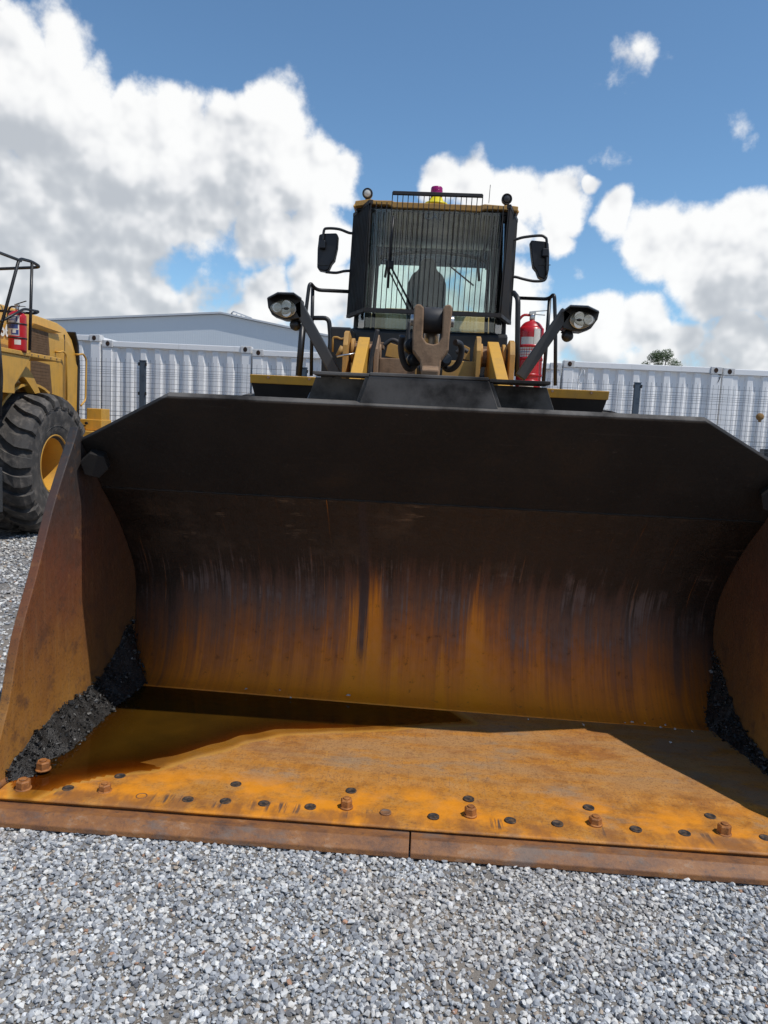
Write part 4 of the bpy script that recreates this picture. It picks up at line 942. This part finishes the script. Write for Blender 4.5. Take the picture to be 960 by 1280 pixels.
# ---- fire extinguishers
def extinguisher(base, r, h, label, big):
    base = Vector(base); E = thing('fire_extinguisher', label, 'fire extinguisher', base, 'fire extinguishers on the loaders')
    b = MB(); b.lathe(smooth_curve([(r*.9, 0), (r, .015), (r, h*.80), (r*.93, h*.88), (r*.62, h*.955), (r*.25, h*.985), (r*.2, h)], 3), base, (0, 0, 1), 32); CY = b.build('cylinder', RED, E)
    t = base+Vector((0, 0, h))
    b = MB(); b.cyl(t, t+Vector((0, 0, .045)), r*.22, 12); b.box(t+Vector((0, 0, .055)), (r*.5, r*.4, .03)); b.build('valve', CHR, E, bevel=.003)
    b = MB(); b.bar(t+Vector((-.01, 0, .07)), t+Vector((r*1.1, 0, .085 if big else .11)), .022, .006, (0, 0, 1)); b.bar(t+Vector((0, 0, .05)), t+Vector((r*1.0, 0, .045)), .02, .006, (0, 0, 1)); b.build('lever', CHR if big else BLK, E)
    b = MB(); b.tube(smooth_curve([tuple(t+Vector(q)) for q in ((-r*.2, 0, .04), (-r*.8, -.01, .03), (-r*1.15, 0, -.06), (-r*1.1, .0, -h*.5))], 4), .011, 8); b.build('hose', RUB if not big else RED, E)
    def lab(z0, z1, a0, a1, m_, k=1.012):
        b = MB(); vs = []; n = 10
        for i in range(n+1):
            a = math.radians(a0+(a1-a0)*i/n)
            for z in (z0, z1): vs.append(base+Vector((r*k*math.sin(a), -r*k*math.cos(a), h*z)))
        b.add(vs, [(2*i, 2*i+2, 2*i+3, 2*i+1) for i in range(n)], True); b.build('sticker', m_, CY)
    if big:
        lab(.46, .61, -75, 40, WLAB); lab(.62, .74, -55, 5, WLAB); lab(.61, .86, 6, 38, WLAB); lab(.02, .10, -50, 20, WLAB)
        for z in (.65, .47, .24, .15): b = MB(); b.lathe([(r+.001, -.012), (r+.007, -.01), (r+.007, .01), (r+.001, .012)], base+Vector((0, 0, h*z-.02)), (0, 0, 1), 30); b.build('strap', RED, E)
        for i in range(3): lab(.49+i*.035, .498+i*.035, -60, 20, BLAB if i == 1 else RED, 1.016)
    else:
        lab(.68, .86, -62, 42, WLAB); lab(.70, .83, -52, 30, BLAB, 1.018); lab(.36, .66, -55, 40, WLAB); lab(.53, .64, -48, 32, BLAB, 1.018); lab(.38, .50, -10, 36, BLAB, 1.018); lab(.42, .50, -2, 20, WLAB, 1.023); lab(.14, .26, 10, 50, WLAB)
        for z in (.66, .31): b = MB(); b.lathe([(r+.002, -.008), (r+.007, -.007), (r+.007, .007), (r+.002, .008)], base+Vector((0, 0, h*z)), (0, 0, 1), 30); b.build('strap', BLK, E)
        for z in (.72, .76, .80): lab(z-.006, z+.006, -46, 22, WLAB, 1.023)
    return E
p = U(662, 480, 1, 4.0); extinguisher((p.x+.0, 4.12, 1.93), .108, .60, 'large red fire extinguisher beside the cab of the loader with the lowered bucket', True)

# ------------------------------------------------------------------ second loader, parked alongside
L2 = thing('wheel_loader', 'clean yellow wheel loader showing its rear wheel and engine hood by the fence', 'wheel loader', (-6.05, 6.5, 0))
def build_second():
    xs = -5.2; xm = -6.9; f = lambda px, py, x=xs: U(px, py, 0, x)
    hood = [(5.1, 1.5), (5.1, 2.86), (6.4, 2.86), (7.3, 2.85), (7.85, 2.83), (8.08, 2.78), (8.26, 2.66), (8.36, 2.5), (8.40, 2.2), (8.36, 1.36), (8.05, 1.25)]
    # body with a broad chamfer along its upper edge
    b = MB(); n = len(hood)
    rows = []
    for x, k in ((xs, 0), (xs-.03, .26), (xs-.28, .36), (xm+.28, .36), (xm+.03, .26), (xm, 0)):
        rows.append([(x, y, (z-.26+k*(.26/.36)*1.0 if z > 2.3 else z)) for y, z in hood])
    vs = [p for r in rows for p in r]
    fs = [tuple(range(n)), tuple(len(vs)-n+i for i in range(n))]+[(i*n+k, i*n+(k+1) % n, (i+1)*n+(k+1) % n, (i+1)*n+k) for i in range(5) for k in range(n)]
    b.add(vs, fs); HD = b.build('engine_hood', YEL, L2, bevel=.03, seg=3)
    # groove between hood and grille housing
    b = MB(); b.bb((xs-.02, 7.985, 1.3), (xs+.002, 8.0, 2.62)); b.build('panel_gap', BLK, HD)
    b = MB(); b.prism([(8.34, 1.3), (8.405, 2.2), (8.37, 2.52), (8.27, 2.69), (8.31, 2.70), (8.41, 2.54), (8.45, 2.2), (8.41, 1.28), (8.1, .95), (8.05, 1.0)], 0, xs+.015, xm-.015); b.build('rear_grille', BLK, HD, bevel=.01)
    # crease line and raised brow over the vents
    a = f(34, 404); b = MB(); vs = [f(38, 404), f(73, 416), f(62, 416), f(38, 409)]; vs = [Vector((xs+.004, v.y, v.z)) for v in vs]; vs += [v+Vector((.05, 0, 0)) for v in vs[:2]]
    b.add(vs, [(0, 1, 5, 4), (0, 3, 2, 1), (0, 4, 3), (1, 2, 5), (3, 4, 5, 2)]); b.build('brow', YEL, HD)
    for P in ([(38, 409), (60, 416), (62, 444), (38, 443)], [(38, 449), (62, 456), (65, 492), (38, 492)]):
        q = [f(*a) for a in P]; b = MB(); vs = [Vector((xs+.004, v.y, v.z)) for v in q]+[Vector((xs-.03, v.y, v.z)) for v in q]
        b.add(vs, [(0, 1, 2, 3), (7, 6, 5, 4), (0, 4, 5, 1), (1, 5, 6, 2), (2, 6, 7, 3), (3, 7, 4, 0)]); VN = b.build('vent', VENT, HD)
        z0 = min(v.z for v in q); z1 = max(v.z for v in q); ya, yb = q[0].y, q[1].y
        for k in range(9):
            z = z0+.04+(z1-z0-.09)*k/8; b = MB(); b.bb((xs+.004, ya+.02, z), (xs+.0065, yb-.02, z+.008)); b.build('louvre', VENT, VN)
    # grab handles
    for P in ([(69, 440), (74, 438.5), (78, 444), (78, 500)], [(94, 443), (99, 442), (103, 449), (102, 500), (96, 507)]):
        pts = [f(*a)+Vector((.06, 0, 0)) for a in P]; pts = [Vector((xs, pts[0].y, pts[0].z))]+pts; b = MB(); b.tube(arc(pts, .05), .014, 8); b.build('grab_handle', YEL, L2)
    # platform, fender
    xp = -4.72; g = lambda px, py: U(px, py, 0, xp)
    zt = 2.215
    b = MB(); b.bb((xp-.6, 4.2, zt-.05), (xp, 6.92, zt)); PL = b.build('platform', YEL, L2, bevel=.008)
    for py in np.linspace(6.2, 6.8, 5): b = MB(); b.cyl((xp-.002, py, zt-.022), (xp+.006, py, zt-.022), .011, 8); b.build('bolt', TAN, PL)
    b = MB(); b.prism([(4.6, 1.80), (4.6, zt-.052), (6.22, zt-.052), (6.05, 1.99), (5.86, 1.82), (5.86, 1.72), (5.1, 1.72)], 0, xp-.02, xp-.05); b.build('side_skirt', YEL, L2, bevel=.004)
    # curved fender arm behind the platform
    o_ = [(5.86, 1.73), (6.0, 1.93), (6.2, 2.06), (6.40, 2.00), (6.62, 1.76)]; i_ = [(6.50, 1.74), (6.32, 1.88), (6.2, 1.93), (6.06, 1.84), (5.95, 1.73)]
    b = MB(); b.prism(smooth_curve(o_, 4)+smooth_curve(i_, 4), 0, xp-.12, xp-.22); b.build('fender_bracket', YEL, L2)
    arch = [(6.5+1.0*math.cos(t), .87+1.0*math.sin(t)) for t in np.linspace(math.radians(65), math.radians(150), 12)]; arch2 = [(6.5+.97*math.cos(t), .87+.97*math.sin(t)) for t in np.linspace(math.radians(150), math.radians(65), 12)]
    b = MB(); b.prism(arch+arch2, 0, xp-.15, xp-.62); b.build('fender', YEL, L2)
    # rails
    def rail(P, r=.018, rr=.07): b = MB(); b.tube(arc(P, rr), r, 8); b.build('handrail', BLK, L2)
    rail([g(-2, 420), g(24, 323), g(40, 327), g(51, 334), Vector((xp-.5, 6.3, 3.18)), Vector((xp-.5, 4.6, 3.16))])
    rail([g(37, 438), g(40, 327)]); rail([g(1, 402), g(30, 386), g(49, 389.5), g(44, 392), Vector((xp-.3, 6.0, 2.66))], .015)
    rail([Vector((xp, 4.5, 2.2)), Vector((xp, 4.6, 3.2)), g(26, 326)])
    rail([g(-2, 420), g(2, 470), g(0, 520)])
    # counterweight blocks
    w = lambda px, py, yy=8.55: U(px, py, 1, yy)
    a, c = w(108, 510), w(127, 526); b = MB(); b.bb((a.x, 8.55, c.z), (c.x, 8.85, a.z)); b.build('rear_bumper', YEL, L2, bevel=.01)
    a, c = w(103, 523.5), w(128, 537); b = MB(); b.bb((a.x-.25, 8.52, c.z-.02), (c.x, 8.88, a.z-.002)); BP = b.build('rear_bumper', YEL, L2, bevel=.01)
    b = MB(); b.bb((-7.2, 8.3, 1.10), (c.x-.02, 8.95, c.z-.025)); b.build('counterweight_shelf', YEL, L2, bevel=.01)
    b = MB(); b.bb((-7.15, 8.3, .55), (c.x-.06, 8.9, 1.095)); b.build('counterweight', BLK, L2, bevel=.03)
    cc = w(108.5, 529, 8.5); b = MB(); b.cyl(cc, cc+Vector((0, -.03, 0)), .022, 12); b.box(cc+Vector((-.08, 0, -.04)), (.12, .02, .02)); b.build('tow_latch', BLK, BP)
    # number on the hood
    NM = Mat('decal_white'); NM.set(Base_Color=(.75, .74, .70), Roughness=.5); c = f(3.0, 409); rot = Matrix(((0, 0, 1), (1, 0, 0), (0, 1, 0))).to_4x4()
    text_mesh('966', .24, 'model_number', NM.m, L2, Matrix.Translation((xs+.014, c.y-.03, c.z-.03)) @ rot, .006)
    # rest of the machine, beyond the left edge of the picture
    b = MB(); b.bb((-6.6, 2.3, .7), (-5.5, 8.3, 1.5)); b.build('frame', BLK, L2)
    b = MB(); b.prism([(3.9, 1.6), (3.9, 2.4), (5.1, 2.4), (5.1, 1.6)], 0, -6.75, -5.35); b.build('cab_base', YEL, L2, bevel=.02)
    for x in (-6.7, -5.4):
        for y in (3.95, 5.05): b = MB(); b.bar((x, y, 2.4), (x, y, 3.45), .08, .08); b.build('pillar', BLK, L2)
    b = MB(); b.prism([(3.8, 3.44), (3.8, 3.52), (4.0, 3.6), (5.1, 3.6), (5.25, 3.52), (5.25, 3.44)], 0, -6.85, -5.25); b.build('roof', YEL, L2, bevel=.03)
    b = MB(); b.bb((-5.41, 4.0, 2.4), (-5.40, 5.0, 3.44)); b.build('window', GLASS, L2); b = MB(); b.bb((-6.7, 3.93, 2.4), (-5.4, 3.94, 3.44)); b.build('window', GLASS, L2)
    # dark step panel at the machine's side
    a = U(-6, 585, 0, -4.6); c = U(4, 640, 0, -4.6); b = MB(); b.bb((-4.95, a.y-.5, c.z), (-4.6, c.y, a.z)); b.build('step_panel', GREY, L2, bevel=.01)
build_second()
for x in (-4.93, -7.17):
    for y in (6.62, 3.2): wheel(L2, (x, y, .87), x < -6, .3 if y > 5 else 1.1)
p = U(22, 437, 0, -4.80); extinguisher((p.x, p.y, 2.217), .098, .46, 'small red extinguisher with blue and white stickers on the second loader platform', False)

# ------------------------------------------------------------------ containers
def container_mat():
    m = Mat('container_white'); n1 = m.noise(m.P, 2.2, 7, .62); n2 = m.noise(m.scalev(m.P, (14, 14, .8)), 1, 5, .6); n3 = m.noise(m.P, 26, 5, .65)
    c = m.mix(m.mr(n1, .38, .72, 0, .5), (.86, .855, .845), (.76, .76, .755)); c = m.mix(m.mr(n2, .58, .8, 0, .45), c, (.42, .40, .36))
    c = m.mix(m.mr(n3, .69, .74, 0, .8), c, (.20, .10, .055))
    m.set(Base_Color=c, Roughness=m.mr(n1, .3, .7, .45, .65), Normal=m.bump(n1, .12, .02)); return m.m
CW = container_mat()
CH = Mat('casting_hole'); CH.set(Base_Color=CH.mix(CH.mr(CH.noise(CH.P, 40, 4), .4, .65), (.012, .009, .008), (.07, .03, .015)), Roughness=.9); CH = CH.m
CW2 = paint('casting_white', (.68, .68, .67), .6, (.16, .09, .05), .5, .2, scale=12)
GAP = .07
def build_containers():
    Y0 = 9.83; tops = [2.84, 2.83, 2.75, 2.705, 2.70, 2.745, 2.735, 2.73]; seams = [-10.575, -8.025, -5.475, -2.925, -.375, 2.175, 4.725, 7.275]
    names = ['tall white container standing behind the second loader', 'tall white container whose corner casting shows past the second loader hood', 'white container behind the fence between the second loader and the bucket', 'white container hidden behind the left headlight of the loader', 'white container almost hidden behind the cab and the large red extinguisher', 'white container behind the large red extinguisher and the right headlight', 'white container marked with a hand-painted 7 near its corner seam', 'last white container at the far end of the row']
    names[3] = 'white container behind the headlight arm on the side without the large extinguisher'
    names[5] = 'white container with dented first rib beside the handrail of the loader'
    names[6] = 'white container behind the tan plug hanging on the wire fence'
    for i, (x0, top) in enumerate(zip(seams, tops)):
        w = 2.52; x1 = x0+w; y0 = Y0+(.0 if i % 2 else .02); zb = top-2.591
        K = thing('shipping_container', names[i], 'container', ((x0+x1)/2, y0, 0), 'white shipping containers in a row behind the fence')
        # corrugated end wall
        b = MB(); pts = []; xa, xb = x0+.16, x1-.16; n = 9; pit = (xb-xa)/n; d = .038
        for k in range(n):
            q = xa+k*pit; pts += [(q, 0), (q+pit*.34, 0), (q+pit*.5, d), (q+pit*.84, d)]
        pts += [(xb, 0)]
        vs = []
        jit = random.Random(i)
        zs = [zb+.14, zb+.8, zb+1.5, zb+2.1, top-.11]
        for r_, z in enumerate(zs):
            for k, (x, yy) in enumerate(pts): vs.append((x+jit.uniform(-.003, .003)*(0 < r_ < 4), y0+.035+yy+jit.uniform(-.004, .006)*(0 < r_ < 4), z))
        L = len(pts); fs = [(r_*L+k, r_*L+k+1, (r_+1)*L+k+1, (r_+1)*L+k) for r_ in range(4) for k in range(L-1)]
        b.add(vs, fs); b.build('corrugated_wall', CW, K)
        for xx in (x0, x1-.16): b = MB(); b.bb((xx, y0+.012, zb+.118), (xx+.16, y0+.17, top-.118)); b.build('corner_post', CW, K, bevel=.008)
        b = MB(); b.bb((x0+.178, y0+.015, top-.105), (x1-.178, y0+.1, top-.012)); b.build('header_rail', CW, K, bevel=.008)
        b = MB(); b.bb((x0+.178, y0+.015, zb+.012), (x1-.178, y0+.1, zb+.14)); b.build('sill_rail', CW, K, bevel=.008)
        for xx in (x0, x1-.178):
            for zz in (zb, top-.118):
                b = MB(); b.bb((xx, y0, zz), (xx+.178, y0+.16, zz+.118)); CA = b.build('corner_casting', CW2, K, bevel=.008)
                cx, cz = xx+.089+(.008 if xx == x0 else -.008), zz+.06
                ov = [(cx+.034*math.cos(t), cz+.040*math.sin(t)) for t in np.linspace(0, 2*math.pi, 18, endpoint=False)]
                b = MB(); b.prism(ov, 1, y0-.002, y0+.05); b.build('casting_hole', CH, CA)
        # long sides and roof
        b = MB(); b.bb((x0+.03, y0+.13, zb+.14), (x1-.03, y0+6.05, top-.02)); b.build('box_body', CW, K)
        # packing blocks under the corners
        for xx in (x0+.02, x1-.2): b = MB(); b.bb((xx, y0+.02, 0), (xx+.18, y0+.4, zb)); b.build('support_block', CW2, K)
        if i == 5:
            c = U(727, 470, 1, y0+.03); b = MB(); ring = [(c.x+.05*math.cos(t)*(.6+.5*math.sin(t*2)), c.z+.12*math.sin(t)) for t in np.linspace(0, 5.2, 14)]; b.tube([(x, y0+.03, z) for x, z in ring], .008, 5); b.build('dent_ridge', CW, K)
        if i == 5:
            mk = lambda px, py: (U(px, py, 1, y0).x, y0+.009, U(px, py, 1, y0).z)
            b = MB(); b.tube([mk(898, 468.5), mk(902, 468.5)], .006, 4); b.tube([mk(898.5, 471.5), mk(901.5, 471.5)], .005, 4); b.tube([mk(901.5, 468.5), mk(899.5, 474), mk(897.5, 478)], .006, 4); b.build('painted_mark', BLK, K)
build_containers()

# ------------------------------------------------------------------ fence
def build_fence():
    Y = 9.2; FN = thing('wire_fence', 'welded wire mesh fence on slate posts in front of the white containers', 'fence', (0, Y, 0))
    xp = [-12.26, -9.68, -7.1, -4.52, -1.95, .62, 3.20, 5.78, 8.36]; top = 2.40
    pm = MB(); pm.prism([(-.045, -.03), (.045, -.03), (.045, .03), (-.045, .03)], 2, 0, top-.02); 
    for x in xp:
        b = MB(); b.bb((x-.045, Y-.035, 0), (x+.045, Y+.025, top-.02)); PO = b.build('post', POST, FN, bevel=.006)
        b = MB(); b.bb((x-.05, Y-.04, top-.018), (x+.05, Y+.03, top-.004)); b.build('cap', POST, PO)
        for z in (top-.09, top-.55, top-1.15, top-1.8):
            for s in (-1, 1): b = MB(); b.bb((x+s*.047, Y-.045, z), (x+s*.066, Y-.02, z+.05)); b.build('clip', BLK, PO)
    pit = .0765; r = .0025
    for a, c in zip(xp[:-1], xp[1:]):
        b = MB(); n = int((c-a-.1)/pit); vs = []; fs = []
        def wire(p, q, r=r):
            d = (Vector(q)-Vector(p)).normalized(); e = Vector((0, 1, 0)); g = d.cross(e); k = len(b.v)
            b.add([Vector(o)+e*r*math.cos(t)+g*r*math.sin(t) for o in (p, q) for t in (0, 2.094, 4.189)], [(0, 1, 4, 3), (1, 2, 5, 4), (2, 0, 3, 5)])
        for i in range(n+1):
            x = a+.05+(c-a-.1)*i/n; wire((x, Y-.02, .02), (x, Y-.02, top+.005))
        z = .05; zs = []
        while z < top: zs.append(z); z += .0765
        for z in zs: wire((a+.03, Y-.024, z), (c-.03, Y-.024, z))
        for zc in (top-.21, top-.86, top-1.6):
            for dz, dy in ((-.03, -.03), (.03, -.03)): wire((a+.03, Y-.024+dy, zc+dz), (c-.03, Y-.024+dy, zc+dz))
        o = b.build('mesh_panel', WIRE, FN); o['kind'] = 'stuff'
    # tan plug hanging on the mesh, grey box beyond
    c = U(950, 521, 1, Y-.05); PLG = Mat('tan_plug'); PLG.set(Base_Color=PLG.mix(PLG.noise(PLG.P, 50, 5), (.33, .19, .06), (.16, .085, .03)), Roughness=.8)
    b = MB(); b.lathe(smooth_curve([(.001, -.05), (.03, -.048), (.052, -.025), (.056, 0), (.05, .025), (.03, .04), (.001, .045)], 3), c, (0, -1, .1), 20); b.lathe([(.02, -.08), (.022, -.045)], c, (0, .05, 1), 10)
    o = b.build('hanging_plug', PLG.m, None, loc=c); tag(o, 'round tan plug hanging on the wire fence', 'plug')
    a, c = U(953, 561, 1, 9.5), U(975, 600, 1, 9.5); b = MB(); b.bb((a.x, 9.42, 0), (a.x+.4, 9.6, a.z)); BX = b.build('meter_box', GREY, None, loc=(a.x+.2, 9.5, 0), bevel=.012); tag(BX, 'grey metal box standing between the fence and a white container', 'box')
    b = MB(); b.bb((a.x+.03, 9.412, .15), (a.x+.37, 9.419, a.z-.06)); b.build('door', GREY, BX, bevel=.004)
    b = MB(); b.bb((a.x+.05, 9.40, .8), (a.x+.08, 9.411, .9)); b.build('latch', BLK, BX)
build_fence()

# ------------------------------------------------------------------ shed and tree far behind
def build_far():
    m = Mat('shed_cladding'); w = m.n('ShaderNodeTexWave', {'Vector': m.P, 'Scale': 1.6, 'Distortion': 0}, wave_type='BANDS', bands_direction='X').outputs['Fac']; n1 = m.noise(m.P, .12, 5)
    c = m.mix(m.mr(n1, .35, .7), (.54, .585, .62), (.58, .62, .65))
    m.set(Base_Color=c, Roughness=.5, Normal=m.bump(w, .10, .03)); WALL = m.m
    SH = thing('warehouse', 'pale blue grey warehouse with low gable rising behind the containers', 'building', (-20, 60, 0))
    prof = [(-47, 0), (-47, 7.72), (-17.4, 10.05), (1.5, 6.95), (1.5, 0)]
    b = MB(); b.prism(prof, 1, 60, 110); b.build('wall', WALL, SH)
    # roof sheets with a slim verge
    RFm = paint('shed_roof', (.52, .54, .56), .5, (.3, .3, .3), .2, .1, scale=.5)
    for a, c in (((-47.6, 7.70), (-17.4, 10.08)), ((-17.4, 10.08), (2.1, 6.88))):
        b = MB(); b.prism([a, c, (c[0], c[1]+.14), (a[0], a[1]+.14)], 1, 59.7, 110.3); b.build('roof', RFm, SH)
    b = MB()
    for k in range(4): b.bar((-17.1+k*.4, 62, 9.9), (-17.0+k*.4, 62, 10.5-.1*k), .10, .10)
    b.bar((-17.3, 62, 10.1), (-16.9, 62, 10.6), .1, .1); b.bar((-16.9, 62, 10.6), (-15.3, 62, 10.1), .1, .1); b.build('ridge_truss', RFm, SH)
    # tree
    T = thing('tree', 'small dark green tree crown peeping over the containers', 'tree', (14.5, 45, 0))
    bark = paint('bark', (.07, .05, .035), .9, (.03, .025, .02), .5, .4)
    lm = Mat('leaves'); c = lm.mix(lm.noise(lm.P, 1.5, 4), (.028, .055, .018), (.075, .12, .035)); c = lm.mix(lm.mr(lm.noise(lm.P, 12, 2), .4, .7), c, (.05, .085, .02)); lm.set(Base_Color=c, Roughness=.6)
    b = MB(); b.tube([(14.5, 45, 0), (14.55, 45, 2), (14.45, 45.1, 4), (14.5, 45, 6)], [.16, .13, .1, .05], 10)
    R = random.Random(3); cl = []
    for k in range(15):
        a = R.uniform(0, 6.28); e = R.uniform(-.4, 1.2); q = Vector((14.4, 45, 5.75))+Vector((math.cos(a)*math.cos(e)*.95, math.sin(a)*math.cos(e)*.9, math.sin(e)*.95)); cl.append((q, R.uniform(.25, .45)))
        b.tube([(14.5, 45, 4.2+R.random()), (Vector((14.5, 45, 5))+q)/2, q], [.04, .025, .01], 5)
    b.build('trunk', bark, T)
    n = 5200; P = np.zeros((n, 3)); sz = np.zeros(n); vs = []; fs = []
    for i in range(n):
        q, r = cl[R.randrange(len(cl))]; d = Vector((R.gauss(0, 1), R.gauss(0, 1), R.gauss(0, 1))).normalized()*r*R.random()**.4; p = q+d
        u = Vector((R.gauss(0, 1), R.gauss(0, 1), R.gauss(0, 1))).normalized(); v = u.orthogonal().normalized(); s = R.uniform(.03, .065); k = len(vs)
        vs += [p-u*s, p+v*s*.5, p+u*s, p-v*s*.5]; fs.append((k, k+1, k+2, k+3))
    b = MB(); b.add(vs, fs); me = b.mesh('crown', WLOC[T.name], False); me.materials.append(lm.m); o = bpy.data.objects.new('crown', me); place(o, T, WLOC[T.name]); o['kind'] = 'stuff'
build_far()
S.cycles.max_bounces = 6; S.cycles.diffuse_bounces = 5; S.cycles.glossy_bounces = 3; S.cycles.transparent_max_bounces = 24
